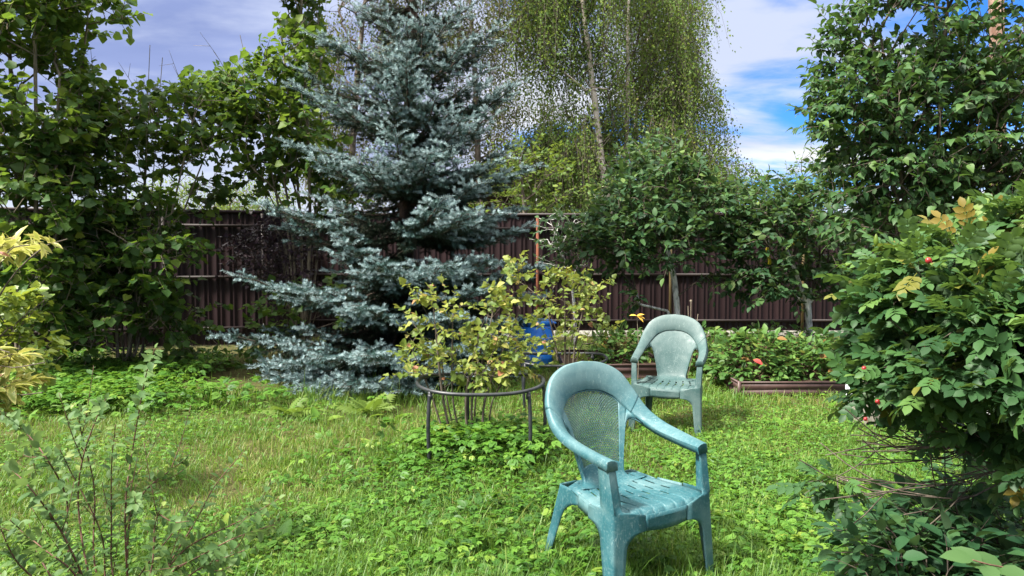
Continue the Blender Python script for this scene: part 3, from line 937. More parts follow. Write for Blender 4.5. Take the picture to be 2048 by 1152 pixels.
# ------------------------------------------------------------------ plastic garden chairs
def garden_chair(label, loc, rz, plastic, woven, tilt=(0, 0)):
    root = thing('garden_chair', label, 'chair', loc, rz, 'stacking plastic garden chairs')
    root.rotation_euler = (tilt[0], tilt[1], rz)
    O = catmull([(0, .285, .882), (.105, .279, .868), (.192, .256, .822), (.243, .216, .742), (.263, .150, .668), (.271, .05, .622), (.272, -.08, .597), (.269, -.208, .578)], 71)
    I = catmull([(0, .262, .752), (.072, .255, .744), (.132, .235, .715), (.176, .196, .664), (.203, .128, .618), (.213, .04, .590), (.216, -.08, .574), (.214, -.208, .566)], 71)
    t = np.linspace(0, 1, 71)
    T = nrm(np.gradient(O, axis=0)); A = nrm(O - I)
    Nn = nrm(np.cross(T, A))
    if Nn[0][1] > 0: Nn = -Nn
    W = np.linalg.norm(O - I, axis=1)
    fo = .024 + .012 * smooth(.4, .7, t); fi = .012 + .020 * smooth(.42, .6, t)

    def prof(sl, sg, end=False):
        rows = []
        for k in sl:
            o, i, n, a = O[k], I[k], Nn[k], A[k]
            if end and k <= ks: o = o - n * .0004; i = i - n * .0004      # tucked under the end of the hood
            r_ = .008
            pts = [i - n * fi[k], i - n * .012, i - n * .003 + a * .002, i + a * r_, i + a * (W[k] * .33) + n * .004, i + a * (W[k] * .66) + n * .004,
                   o - a * r_, o - n * .003 - a * .002, o - n * .012, o - n * fo[k]]
            rows.append(pts)
        rows = np.array(rows)
        if end:
            f = np.array([0, -.006, -.002])
            e1 = rows[-1] + f
            low = rows[-1] + f * 1.6; low[:, 2] = np.minimum(low[:, 2], rows[-1][:, 2].mean() - .022); low[1:-1, 2] = rows[-1][0, 2] - .0
            rows = np.concatenate([rows, e1[None], low[None]])
        if sg < 0: rows = rows * np.array([-1, 1, 1])
        return rows
    ks = 34
    # --- backrest: arched hood plus splat
    mb = MB()
    arch = np.concatenate([prof(range(ks, 0, -1), -1), prof(range(0, ks + 1), 1)])
    mb.grid(arch)
    ku = 31
    ua = np.linspace(-1, 1, 2 * ku + 1)
    top = np.concatenate([I[ku:0:-1] * np.array([-1, 1, 1]), I[:ku + 1]]); tn = np.concatenate([Nn[ku:0:-1] * np.array([-1, 1, 1]), Nn[:ku + 1]])
    top = top - tn * .010
    sc_ = catmull([(.060, .366), (.105, .372), (.142, .398), (.166, .45), (.192, .535), (.216, .62), (.238, .69), (.258, .748)], 60)
    sp = np.linspace(0, 1, 60)
    ehalf = catmull([(0, .175), (.10, .150), (.22, .120), (.34, .112), (.5, .124), (.68, .146), (.85, .164), (1, top[-1][0])], 200)

    def S(u, s):
        u = np.asarray(u, float); s = np.asarray(s, float)
        uc = np.clip(u, -1, 1)
        tx = np.interp(uc, ua, top[:, 0]); ty = np.interp(uc, ua, top[:, 1]); tz = np.interp(uc, ua, top[:, 2])
        e = np.interp(s, ehalf[:, 0], ehalf[:, 1])
        x = tx * e / top[-1][0]
        yc = np.interp(s, sp, sc_[:, 0]); zc = np.interp(s, sp, sc_[:, 1])
        k = s ** 1.2
        y = yc + (ty - top[ku][1]) * k + (top[ku][1] - sc_[-1][0]) * s ** 4 - (1 - k) * .25 * x * x
        z = zc + (tz - top[ku][2]) * s ** 1.6 + (top[ku][2] - sc_[-1][1]) * s ** 4 + (1 - s) * .55 * x * x
        return np.stack([x, y, z], -1)
    pu, ps0, ps1 = .80, .42, .985
    us = np.unique(np.r_[np.linspace(-1, -pu, 5), np.linspace(-pu, pu, 33), np.linspace(pu, 1, 5)].round(5))
    ss = np.unique(np.r_[np.linspace(0, ps0, 24), np.linspace(ps0, ps1, 36), 1.0].round(5))
    Ug, Sg = np.meshgrid(us, ss, indexing='ij')
    pts = S(Ug, Sg)
    mask = None
    if woven:
        cu = (us[:-1] + us[1:]) / 2; cs = (ss[:-1] + ss[1:]) / 2
        mask = ~((np.abs(cu)[:, None] < pu) & (cs[None] > ps0) & (cs[None] < ps1))
    mb.grid(pts, mask)
    for sg in (-1, 1):      # rounded web where the splat meets the arm
        ph = np.linspace(0, np.pi / 2, 12)
        u_ = 1 - np.cos(ph); v_ = 1 - np.sin(ph)
        fi_ = ku + 11 * u_; i0 = np.minimum(fi_.astype(int), 69)
        bnd = (I[i0] + (I[i0 + 1] - I[i0]) * (fi_ - i0)[:, None]) - Nn[i0] * .010
        spl = S(np.ones(12), 1 - .26 * v_)
        w = bnd + spl - bnd[0]
        rim = w + np.array([0, .012, -.004])
        V = np.vstack([bnd[:1], w]) * np.array([sg, 1, 1])
        mb.add(V, np.array([(0, k + 1, k + 2) if sg < 0 else (0, k + 2, k + 1) for k in range(11)]))
        mb.grid(np.stack([w, rim]) * np.array([sg, 1, 1]), flip=sg > 0)
    for sg, col in ((-1, pts[0]), (1, pts[-1])):      # folded side edges of the splat
        e2 = col + np.array([sg * .003, .004, -.002]); e3 = col + np.array([sg * .004, .020, -.003])
        mb.grid(np.stack([col, e2, e3]), flip=sg < 0)
    br = mb.build('backrest', plastic, root, sharp=50, solid=.004)
    if woven:
        wv = MB()
        nu, ns = 25, 33
        for j in range(ns):
            s0 = ps0 + (ps1 - ps0) * j / ns; s1 = ps0 + (ps1 - ps0) * (j + 1) / ns
            ed = np.linspace(-pu, pu, nu + 1)
            if j % 2: ed = np.r_[-pu, (ed[:-1] + ed[1:]) / 2, pu]
            u0, u1 = ed[:-1], ed[1:]
            full = (u1 - u0) > .9 * 2 * pu / nu
            a = S(u0, np.full_like(u0, s0)); b = S(u1, np.full_like(u0, s0)); c = S(u1, np.full_like(u0, s1)); d = S(u0, np.full_like(u0, s1))
            h = .20
            m0 = u0 + (u1 - u0) * h; m1 = u1 - (u1 - u0) * h; q0 = s0 + (s1 - s0) * h; q1 = s1 - (s1 - s0) * h
            a2 = S(m0, np.full_like(u0, q0)); b2 = S(m1, np.full_like(u0, q0)); c2 = S(m1, np.full_like(u0, q1)); d2 = S(m0, np.full_like(u0, q1))
            V = np.stack([a, b, c, d, a2, b2, c2, d2], 1); n = len(u0)
            o = (np.arange(n) * 8)[:, None, None]
            q = np.array([[0, 1, 5, 4], [1, 2, 6, 5], [2, 3, 7, 6], [3, 0, 4, 7]])[None] + o
            solid_ = np.array([[0, 1, 2, 3]])[None] + o
            V[:, :, 1] += .003
            wv.add(V.reshape(-1, 3), q[full].reshape(-1, 4), solid_[~full].reshape(-1, 4))
        wv.build('woven_panel', PANEL, br, smooth_=False, solid=.0025)
    # --- armrests
    for sg in (-1, 1):
        am = MB().grid(prof(range(ks - 1, 71), sg, True), flip=sg < 0)
        am.build('armrest', plastic, root, sharp=50, solid=.004)

    # --- seat with slots, waterfall front and aprons
    xk = np.arange(-3, 4) * .058
    xs = np.unique(np.r_[np.linspace(-1, 1, 15) * .252, xk - .008, xk - .005, xk + .005, xk + .008].round(5))
    ysl = []
    ys = np.unique(np.r_[-.243, -.240, -.234, -.226, -.216, -.204, -.19, np.linspace(-.17, .175, 47)].round(5))
    Xg, Yg = np.meshgrid(xs, ys, indexing='ij')
    half = .252 - .048 * smooth(-.12, .14, Yg) - .07 * smooth(.11, .178, Yg) ** 2
    xx = Xg * half / .252
    fr = smooth(-.05, -.24, Yg)
    yy = Yg - .022 * (1 - (Xg / .252) ** 2) * fr
    z = .383 - .010 * smooth(.15, -.05, Yg) * smooth(-.24, -.05, Yg) - .010 * (1 - (Xg / .252) ** 2)
    d = np.clip((-.190 - Yg) / .053, 0, 1)
    z = z - .040 * (1 - np.sqrt(np.maximum(0, 1 - d ** 2)))
    edge = np.clip((np.abs(Xg) - .230) / .022, 0, 1); z = z - .010 * edge ** 2
    rear = smooth(.10, .178, Yg); z = z - .004 * rear
    gr = (np.abs(xs[:, None] - xk[None]).min(1) < .0055)[:, None] & (Yg > -.236) & (Yg < .15)
    z = z - .0035 * gr
    cxs = (xs[:-1] + xs[1:]) / 2; cys = (ys[:-1] + ys[1:]) / 2
    mask = np.ones((len(xs) - 1, len(ys) - 1), bool)
    for k, x in enumerate(xk):
        ci = np.abs(cxs - x) < .005
        for c in (-.115, -.030, .055) if k % 2 else (-.07, .015, .10):
            mask[np.ix_(ci, np.abs(cys - c) < .026)] = False
    st = MB().grid(np.stack([xx, yy, z], -1), mask)

    def yf(x, yc): return yc - .020 * (1 - np.clip(np.abs(x) / .26, 0, 1) ** 2)
    xa = np.linspace(-.112, .112, 17)
    st.grid(np.array([[(x, yf(x, -.243) - .002 + (.352 - zz) * .02, zz - .004 * (1 - (x / .112) ** 2) * 2 * (zz < .30)) for zz in (.290, .305, .33, .352)] for x in xa]))
    for sg in (-1, 1):
        st.grid(np.array([[(sg * (np.interp(y, (-.09, .03), (.253, .222)) + (.375 - zz) * .03), y, zz) for zz in (.318, .345, .374)] for y in np.linspace(-.09, .03, 9)]), flip=sg < 0)
    st.grid(np.array([[(x, .186 + (.37 - zz) * .05, zz) for zz in (.325, .35, .372)] for x in np.linspace(-.11, .11, 9)]), flip=True)
    st.build('seat', plastic, root, sharp=45, solid=.004)

    # --- legs: angle-section shells flaring into the aprons; the front pair runs up to the armrests
    def leg(front, sg):
        zs = np.unique(np.r_[np.linspace(-.012, .22, 9), .225 + .065 * np.sin(np.linspace(0, np.pi / 2, 16)), .25 + .068 * np.sin(np.linspace(0, np.pi / 2, 12)), .33, .345, .352, .366, .374] if front else np.r_[np.linspace(-.012, .27, 10), np.linspace(.275, .34, 14), .36, .374])
        rows = []
        if front: zs = np.r_[zs, .378, np.linspace(.40, .556, 7)]
        for zz in zs:
            if front:
                xc = np.interp(zz, (0, .37, .56), (.276, .262, .268)); yc = np.interp(zz, (0, .37, .56), (-.262, -.243, -.209))
                f0 = .225; hh = .065
                fil = 1 - math.sqrt(max(0, 1 - min(1, max(0, (zz - f0) / hh)) ** 2))
                wf = np.interp(zz, (0, .225), (.046, .062)); xin = (xc - wf) * (1 - fil) + .112 * fil
                fil2 = 1 - math.sqrt(max(0, 1 - min(1, max(0, (zz - .25) / .068)) ** 2))
                ws = np.interp(zz, (0, .25), (.045, .078)); yin = (yc + ws) * (1 - fil2) + (-.09) * fil2
                if zz > .352: xin = np.interp(zz, (.352, .374), (.112, .20))
                if zz > .375: xin = xc - np.interp(zz, (.376, .56), (.046, .040)); yin = yc + np.interp(zz, (.376, .56), (.075, .056))
                inner = [(xin + (xc - xin) * k, yf(xin + (xc - xin) * k, yc) if zz < .375 else yc - .003 * k) for k in (0, .25, .5, .75, .93)]
                cr = [(xc - .002, yf(xc, yc) + .003), (xc, yc + .010)]
                side = [(xc, yc + .010 + (yin - yc - .010) * k) for k in (.33, .66, 1)]
            else:
                xc = np.interp(zz, (0, .37), (.222, .206)); yc = np.interp(zz, (0, .37), (.300, .188))
                fil = 1 - math.sqrt(max(0, 1 - min(1, max(0, (zz - .265) / .06)) ** 2))
                xin = (xc - np.interp(zz, (0, .28), (.042, .058))) * (1 - fil) + .11 * fil
                fil2 = 1 - math.sqrt(max(0, 1 - min(1, max(0, (zz - .25) / .068)) ** 2))
                yin = (yc - np.interp(zz, (0, .28), (.042, .068))) * (1 - fil2) + .03 * fil2
                inner = [(xin + (xc - xin) * k, yc) for k in (0, .25, .5, .75, .93)]
                cr = [(xc - .002, yc - .003), (xc, yc - .010)]
                side = [(xc, yc - .010 + (yin - yc + .010) * k) for k in (.33, .66, 1)]
            rows.append([(sg * x, y, zz) for x, y in inner + cr + side])
        MB().grid(np.array(rows), flip=(sg > 0) == front).build('leg', plastic, root, sharp=60, solid=.004)
    for fr_ in (True, False):
        for sg in (-1, 1): leg(fr_, sg)
    return root


TEAL = plastic_mat('teal_garden_plastic', (.009, .056, .072), (.024, .098, .118), (.135, .225, .235), .5)
GREYGREEN = plastic_mat('bleached_green_plastic', (.024, .062, .062), (.044, .088, .088), (.11, .155, .152), .5)
PANEL = plastic_mat('woven_panel_plastic', (.016, .055, .052), (.034, .088, .082), (.10, .16, .15), .4)

garden_chair('teal plastic chair with woven mesh back standing turned sideways in the grass', (.479, 3.12, 0), R(32), TEAL, True)
fc = G(1341, 868)
garden_chair('bleached grey green plastic chair with plain solid back near the raised beds', (fc[0] + .03, 5.80, -.005), R(-19), GREYGREEN, False, (0, R(.8)))
# ------------------------------------------------------------------ blue spruce
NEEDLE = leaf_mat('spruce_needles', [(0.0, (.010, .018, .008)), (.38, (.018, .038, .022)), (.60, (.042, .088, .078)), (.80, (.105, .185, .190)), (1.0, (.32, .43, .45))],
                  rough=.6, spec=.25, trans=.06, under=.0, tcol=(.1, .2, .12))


def spruce():
    r = np.random.default_rng(21)
    BY = 8.2
    base = P(795, 560, BY); base[2] = 0
    root = thing('blue_spruce', 'tall blue spruce with tiered silvery branches standing in front of the fence', 'tree', base)
    top = 6.4
    axis = lambda z: base + np.array([.05 * z + .02 * math.sin(z), 0.0, 0]) * 1.0 + np.array([0, 0, z])
    mbt = MB()
    zs = np.linspace(0, top, 30)
    mbt.tube([axis(z) - base for z in zs], .105 * (1 - zs / top) ** .8 + .006, 10)
    S0 = []; S1 = []; SB = []    # shoot starts, ends, blueness

    def shoot(a, d, L, blue):
        S0.append(a); S1.append(a + d * L); SB.append(blue)

    def branch(z0, az, L, tipz, blue0=.45, dens=1.0):
        o = axis(z0)
        h = np.array([math.cos(az), math.sin(az), 0])
        n = max(5, int(L / .10))
        t = np.linspace(0, 1, n)
        tip = o + h * L; tip[2] = tipz
        sag = -.10 * L
        pts = o + (tip - o) * t[:, None]; pts[:, 2] += sag * np.sin(np.pi * np.minimum(1, t * 1.1)) + .05 * L * t ** 4
        pts += r.normal(size=pts.shape) * .008 * t[:, None]
        mbt.tube(pts - base, np.linspace(.006 + .012 * L, .003, n), 4)
        D = nrm(np.gradient(pts, axis=0)); side = nrm(np.cross(D, (0, 0, 1.)))
        for k in range(1, n):
            tt = t[k]
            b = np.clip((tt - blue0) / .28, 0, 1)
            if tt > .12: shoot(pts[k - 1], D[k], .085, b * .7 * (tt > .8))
            for sg in (-1, 1):
                if r.random() > .96 * dens or tt < .10: continue
                sl = (.42 * L) * (tt + .12) ** .5 * (1.04 - tt) ** .75 * (.65 + .5 * r.random()) + .07
                sl = min(sl, .58)
                d = nrm(D[k] * .78 + side[k] * sg * .75 + np.array([0, 0, .02 - .16 * (1 - tt) + r.normal() * .12]))
                m = max(1, int(sl / .085))
                p = pts[k].copy()
                for j in range(m):
                    f = (j + 1) / m
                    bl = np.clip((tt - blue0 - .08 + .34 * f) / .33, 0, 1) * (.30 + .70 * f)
                    bl *= 1.0 if j >= m - 2 else .45  # young tips bluer; inner shoots darkened in colour to stand in for shade
                    d = nrm(d + np.array([0, 0, -.035 + .07 * f]) + r.normal(size=3) * .07)
                    L_ = sl / m
                    shoot(p, d, L_ * 1.15, bl)
                    # short spurs either side, and below
                    if m > 1:
                        sd = nrm(np.cross(d, (0, 0, 1.)))
                        for s2 in (-1, 1):
                            if r.random() < .80:
                                d2 = nrm(d * .8 + sd * s2 * .8 + np.array([0, 0, r.normal() * .2 - .05]))
                                shoot(p + d * L_ * .4, d2, (.065 + .05 * r.random()) * (1.2 - .4 * f), bl)
                        if r.random() < .35:
                            shoot(p + d * L_ * .5, nrm(d * .55 + np.array([0, 0, -.8]) + r.normal(size=3) * .25), .07, bl * .4)
                        if r.random() < .20 + .3 * bl:
                            shoot(p + d * L_ * .5, nrm(d * .7 + np.array([0, 0, .75]) + r.normal(size=3) * .25), .06, bl)
                    p = p + d * L_
    # the tips the photo shows: (px, py, distance, blue start)
    main = [(432, 690, 7.9, .5), (545, 705, 7.2, .45), (600, 670, 7.7, .5), (510, 745, 7.5, .5), (585, 800, 7.0, .45), (650, 805, 6.7, .4), (530, 775, 7.3, .5), (560, 745, 6.95, .4), (640, 735, 6.6, .35), (735, 735, 6.4, .3), (800, 800, 6.5, .3), (610, 790, 6.8, .4), (700, 790, 6.5, .35),
            (468, 572, 7.8, .5), (560, 595, 7.1, .4), (640, 600, 7.0, .4), (722, 632, 6.6, .3), (900, 650, 6.8, .3), (960, 600, 6.9, .35), (1000, 660, 7.1, .35), (1085, 605, 8.0, .45),
            (520, 425, 7.8, .45), (560, 470, 8.6, .5), (690, 500, 6.95, .35), (640, 455, 7.2, .35), (760, 545, 6.7, .3), (890, 545, 6.7, .25), (985, 540, 7.0, .3), (1078, 552, 7.8, .4),
            (880, 415, 6.75, .2), (935, 440, 6.8, .25), (1060, 465, 7.8, .35), (1000, 440, 7.3, .3), (1040, 430, 8.2, .4), (620, 400, 8.2, .4),
            (575, 300, 7.8, .4), (630, 330, 7.3, .35), (790, 272, 6.85, .2), (720, 330, 6.9, .25), (900, 305, 7.1, .25), (1075, 345, 7.8, .35), (1010, 330, 7.4, .3), (960, 380, 7.3, .3), (860, 320, 6.9, .25),
            (580, 185, 7.8, .4), (592, 150, 8.3, .5), (650, 200, 7.3, .35), (815, 135, 6.95, .15), (760, 180, 7.1, .2), (880, 200, 7.1, .2), (1050, 180, 7.9, .35), (990, 240, 7.5, .3), (930, 250, 7.2, .25), (960, 270, 7.7, .3),
            (1000, 700, 7.2, .4), (1080, 655, 8.2, .45), (900, 720, 6.6, .35), (950, 770, 6.8, .4), (860, 765, 6.55, .35), (1010, 765, 7.3, .4), (1060, 720, 7.9, .45), (620, 75, 7.9, .4), (700, 90, 7.4, .3), (770, 110, 7.3, .2), (850, 60, 7.2, .15), (1012, 60, 8.0, .35), (930, 95, 7.5, .25), (980, 150, 7.7, .3),
            (700, 10, 7.9, .35), (760, 20, 7.6, .25), (850, 5, 7.5, .15), (920, 30, 7.7, .25), (960, 8, 8.1, .3)]
    for px, py, Y, bl in main:
        t = P(px, py, Y); v = t - axis(t[2]); L = math.hypot(v[0], v[1]); az = math.atan2(v[1], v[0])
        up = np.interp(t[2], (0, 1, 2.5, 4), (.22, .10, -.12, -.30)) * L
        branch(max(.12, t[2] + up), az, L, t[2], bl + .20)
        for q in range(2 if t[2] < 1.4 else 1):
            branch(max(.10, t[2] + up - .06 - .06 * q), az + r.normal() * .22, L * (.68 + .22 * r.random()), max(.08, t[2] - .02 - .08 * r.random()), bl + .28)
    prof = lambda z: np.interp(z, (0, .4, 1.0, 1.8, 2.4, 3.2, 3.9, 4.4, 5.4, 6.4), (1.75, 1.9, 1.75, 1.5, 1.4, 1.25, 1.0, .85, .45, .05))
    tiers = [.25, .98, 1.80, 2.45, 3.12, 3.72, 4.2, 4.65, 5.05, 5.45, 5.8, 6.05]
    for z in tiers:
        n = 7
        a0 = r.random() * 6.28
        for k in range(n):
            az = a0 + k * 6.283 / n + r.normal() * .15
            front = -math.sin(az)          # the near side already has its own branches
            L = prof(z) * (.74 + .2 * r.random()) * (.72 if front > .2 else 1.0)
            up = np.interp(z, (0, 1, 2.5, 4, 6), (.15, .05, -.12, -.30, -.5)) * L
            branch(max(.1, z + up), az, L, z + r.normal() * .05, .70 if z < 2 else .62)
        for k in range(9):                  # thin inner growth between the tiers
            az = r.random() * 6.28; zz = z + .15 + .2 * r.random()
            branch(zz, az, prof(zz) * (.35 + .3 * r.random()), zz - .05, .85)
    # leader
    for k in range(14):
        z = top - .7 + k * .05
        shoot(axis(z), np.array([0, 0, 1.]), .06, 1)
    a = np.array(S0); b = np.array(S1); bl = np.array(SB); n = len(a)
    d = nrm(b - a); L = np.linalg.norm(b - a, axis=1)
    ring(mbt, a - base, d, np.full(n, .0035), b - base, d, np.full(n, .0015), 3)
    K = 38
    t = (np.arange(K)[None] + r.random((n, K))) / K
    ang = np.arange(K)[None] * 2.4 + r.random((n, 1)) * 6.28
    u = nrm(np.cross(d, (.31, .52, .79))); w = np.cross(d, u)
    rad = u[:, None] * np.cos(ang)[..., None] + w[:, None] * np.sin(ang)[..., None]
    nl = (.021 + .007 * r.random((n, K)))[..., None]
    nd = nrm(rad * .85 + d[:, None] * .62 + np.array([0, 0, .18]))
    p = a[:, None] + d[:, None] * (t * L[:, None])[..., None]
    wv = nrm(np.cross(nd, d[:, None] + r.normal(size=(n, K, 3)) * .3)) * .0026
    V = np.stack([p - wv, p + wv, p + nd * nl + wv * .3, p + nd * nl - wv * .3], 2).reshape(-1, 3) - base
    f = np.arange(n * K * 4).reshape(-1, 4)
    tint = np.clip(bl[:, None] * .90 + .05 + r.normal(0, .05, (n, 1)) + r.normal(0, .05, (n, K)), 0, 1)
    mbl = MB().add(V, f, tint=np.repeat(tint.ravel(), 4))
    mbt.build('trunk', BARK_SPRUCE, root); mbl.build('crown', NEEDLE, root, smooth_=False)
    print('spruce shoots', n)


# ------------------------------------------------------------------ birches
BARK_GREYB = surf_mat('bark_birch_branch', (.05, .04, .032), (.17, .14, .115), 8, .9)
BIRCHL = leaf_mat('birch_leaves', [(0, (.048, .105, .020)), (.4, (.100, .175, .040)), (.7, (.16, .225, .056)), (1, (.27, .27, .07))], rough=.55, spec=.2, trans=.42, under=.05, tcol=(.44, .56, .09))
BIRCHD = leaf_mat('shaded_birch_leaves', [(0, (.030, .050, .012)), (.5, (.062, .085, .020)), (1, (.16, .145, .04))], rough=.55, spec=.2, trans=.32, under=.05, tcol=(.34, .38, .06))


def birch(label, trunks, vol, nt, nstr, seed, mat=BIRCHL, slen=(.35, 1.35), lsize=.062, rbase=.11, gap=.3, group='birches beyond the fence', alpha=.25, per=.058):
    r = np.random.default_rng(seed)
    base = np.array(trunks[0][0], float)
    root = thing('birch_tree', label, 'tree', base, 0, group)
    sk = Skel()
    for t in trunks: sk.line(t)
    nt0 = len(sk.p)
    T = ell(vol, nt, r, .4)
    sk.grow(T, alpha, .5, .04, .5, r)
    mbt = MB(); mbh = MB(); sk.mesh(mbt, .007, rbase, .55, 6, thin=mbh, rsplit=.024)
    mbh.v = [a - base for a in mbh.v]
    p, par = sk.arrays()
    cl_ = r.integers(nt0, len(p), max(20, nstr // 11))
    st = cl_[r.integers(0, len(cl_), nstr * 2)]
    s0 = p[st] + r.normal(size=(len(st), 3)) * np.array([.17, .17, .14])
    g = vnoise(s0[:, 0] * 1.1 + 3 * s0[:, 1], s0[:, 2], 1.1, seed)
    tp_ = np.array(trunks[0]); tx = np.interp(s0[:, 2], tp_[:, 2], tp_[:, 0])
    clear = (np.abs(s0[:, 0] - tx) < .32) & (s0[:, 1] < base[1] + .1)
    s0 = s0[(g > gap) & ~clear][:nstr]
    n = len(s0)
    L = slen[0] + (slen[1] - slen[0]) * r.random(n) ** 1.5
    K = int(slen[1] / per)
    t = (np.arange(K)[None] + .6 * r.random((n, K))) * per
    ok = t < L[:, None]
    out = r.normal(size=(n, 3)) * .34; out[:, 2] = 0
    sway = r.normal(size=(n, 3)) * .10; sway[:, 2] = 0
    pos = s0[:, None] + out[:, None] * (1 - np.exp(-t * 2.2))[..., None] + np.array([0, 0, -1.]) * (t - .12 * np.exp(-t * 3))[..., None]
    pos = pos + sway[:, None] * np.sin(t * 3 + r.random((n, 1)) * 6)[..., None] + r.normal(size=pos.shape) * .065
    m = ok.sum()
    Y = r.normal(size=(m, 3)) * .7 + np.array([0, 0, -.75]); Z = r.normal(size=(m, 3)) + np.array([0, -.3, .4])
    tint = np.clip(.42 + r.normal(0, .17, (n, 1)) + r.normal(0, .15, (n, K)), 0, 1)[ok]
    mbl = MB()
    scatter(mbl, BIRCH, pos[ok] - base, Y, Z, lsize * (.7 + .6 * r.random(m)), tint)
    e = s0 + out * .8 - np.array([0, 0, 1.]) * L[:, None]
    mid = s0 + out * .5 - np.array([0, 0, .35]) * L[:, None]
    dn = np.tile(np.array([[0, 0, -1.]]), (n, 1)) + out * .5; dn = nrm(dn)
    mbw = mbh; ring(mbw, s0 - base, dn, np.full(n, .004), mid - base, dn, np.full(n, .003), 3); ring(mbw, mid - base, dn, np.full(n, .003), e - base, dn, np.full(n, .0015), 3)
    mbw.build('branches_and_twigs', BARK_GREYB, root)  # holds the thin branches as well as the hanging twigs
    for k in range(len(mbt.v)): mbt.v[k] = mbt.v[k] - base
    mbt.build('trunk', BARK_BIRCH if rbase > .1 or seed == 33 else BARK_GREYB, root); mbl.build('crown', mat, root, smooth_=False)


def tl(pts, Y, seg=None, z0=0.0):
    """A trunk line through photo points, starting at the ground under the first one."""
    q = [P(px, py, Y) for px, py in pts]
    b = q[0] + (q[0] - q[1]) * .0; b = np.array([q[0][0], q[0][1], z0])
    c = catmull([b] + q, 6 * (len(q) + 1))
    return list(c)


def birches():
    Y = 18.0
    birch('tall weeping birch with straight pale trunk beyond the fence, drooping olive foliage to its right',
          [tl([(1246, 430), (1250, 340), (1256, 200), (1256, 60), (1262, -120), (1266, -320)], Y)],
          [E_(1330, 60, Y, 85, 150, 1.2), E_(1310, 230, Y, 115, 150, 1.3), E_(1380, 260, Y, 65, 110, 1.2), E_(1290, -150, Y, 110, 130, 1.2, .5), E_(1265, 330, Y, 120, 70, 1.2), E_(1330, 360, Y, 110, 60, 1.2), E_(1440, 350, Y, 45, 55, 1.0)], 520, 4200, 31, gap=.15)
    birch('weeping birch with leaning pale trunk beyond the fence, nearer the spruce',
          [tl([(1216, 430), (1208, 360), (1195, 250), (1178, 110), (1163, -20), (1150, -180)], Y - .8)],
          [E_(1130, 40, Y - .8, 105, 130, 1.1), E_(1165, 190, Y - .8, 85, 130, 1.1), E_(1140, 330, Y - .8, 90, 75, 1.0), E_(1120, -130, Y - .8, 120, 110, 1.1, .6), E_(1070, 40, Y - .8, 40, 70, .8), E_(1180, 340, Y - .8, 90, 80, 1.0), E_(1085, 270, Y - .8, 55, 60, .8)], 460, 3000, 32, slen=(.5, 1.9), gap=.36)
    birch('slender young birch with thin trunk beside the two big weeping birches',
          [tl([(1267, 430), (1268, 320), (1276, 200), (1300, 60), (1318, -60)], Y + 1.5)],
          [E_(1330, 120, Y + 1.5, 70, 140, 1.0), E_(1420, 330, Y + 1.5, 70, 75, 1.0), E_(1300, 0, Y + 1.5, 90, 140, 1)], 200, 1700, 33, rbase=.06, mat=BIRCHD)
    birch('birch with thin grey green crown rising behind the blue spruce',
          [tl([(700, 430), (705, 300), (715, 150), (730, 0), (740, -150)], 15.5)],
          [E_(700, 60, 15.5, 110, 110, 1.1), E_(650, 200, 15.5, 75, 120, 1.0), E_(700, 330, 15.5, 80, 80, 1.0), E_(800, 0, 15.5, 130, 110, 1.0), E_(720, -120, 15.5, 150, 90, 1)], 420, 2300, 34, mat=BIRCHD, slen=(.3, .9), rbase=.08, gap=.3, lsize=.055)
    birch('birch with sparse dark leaves filling the gap between the spruce and the weeping birches',
          [tl([(960, 430), (955, 300), (950, 150), (940, 0), (930, -150)], 16.5)],
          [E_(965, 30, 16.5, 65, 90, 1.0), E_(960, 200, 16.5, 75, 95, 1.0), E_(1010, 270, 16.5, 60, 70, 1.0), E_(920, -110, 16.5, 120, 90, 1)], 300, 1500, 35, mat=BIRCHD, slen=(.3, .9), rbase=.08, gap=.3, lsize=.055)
    birch('low far birch seen through the hazels, pale olive leaves just above the fence',
          [tl([(420, 440), (425, 390), (430, 340)], 24)], [E_(390, 400, 24, 110, 38, 1.2), E_(520, 405, 24, 70, 45, 1.2)], 160, 900, 36, mat=BIRCHL, slen=(.2, .6), rbase=.07, lsize=.07, gap=.1)


# ------------------------------------------------------------------ hazels
HAZELL = leaf_mat('hazel_leaves', [(0, (.010, .032, .008)), (.4, (.030, .078, .013)), (.7, (.070, .132, .019)), (1, (.16, .20, .026))], rough=.55, spec=.25, trans=.36, under=.25, tcol=(.30, .46, .04))


def topy(pos, t, r):      # leaf tint rises with height, plus a few yellower leaves at random
    return t - .12 + .10 * smooth(1.6, 3.2, pos[:, 2]) + (r.random(len(pos)) < .05) * .35


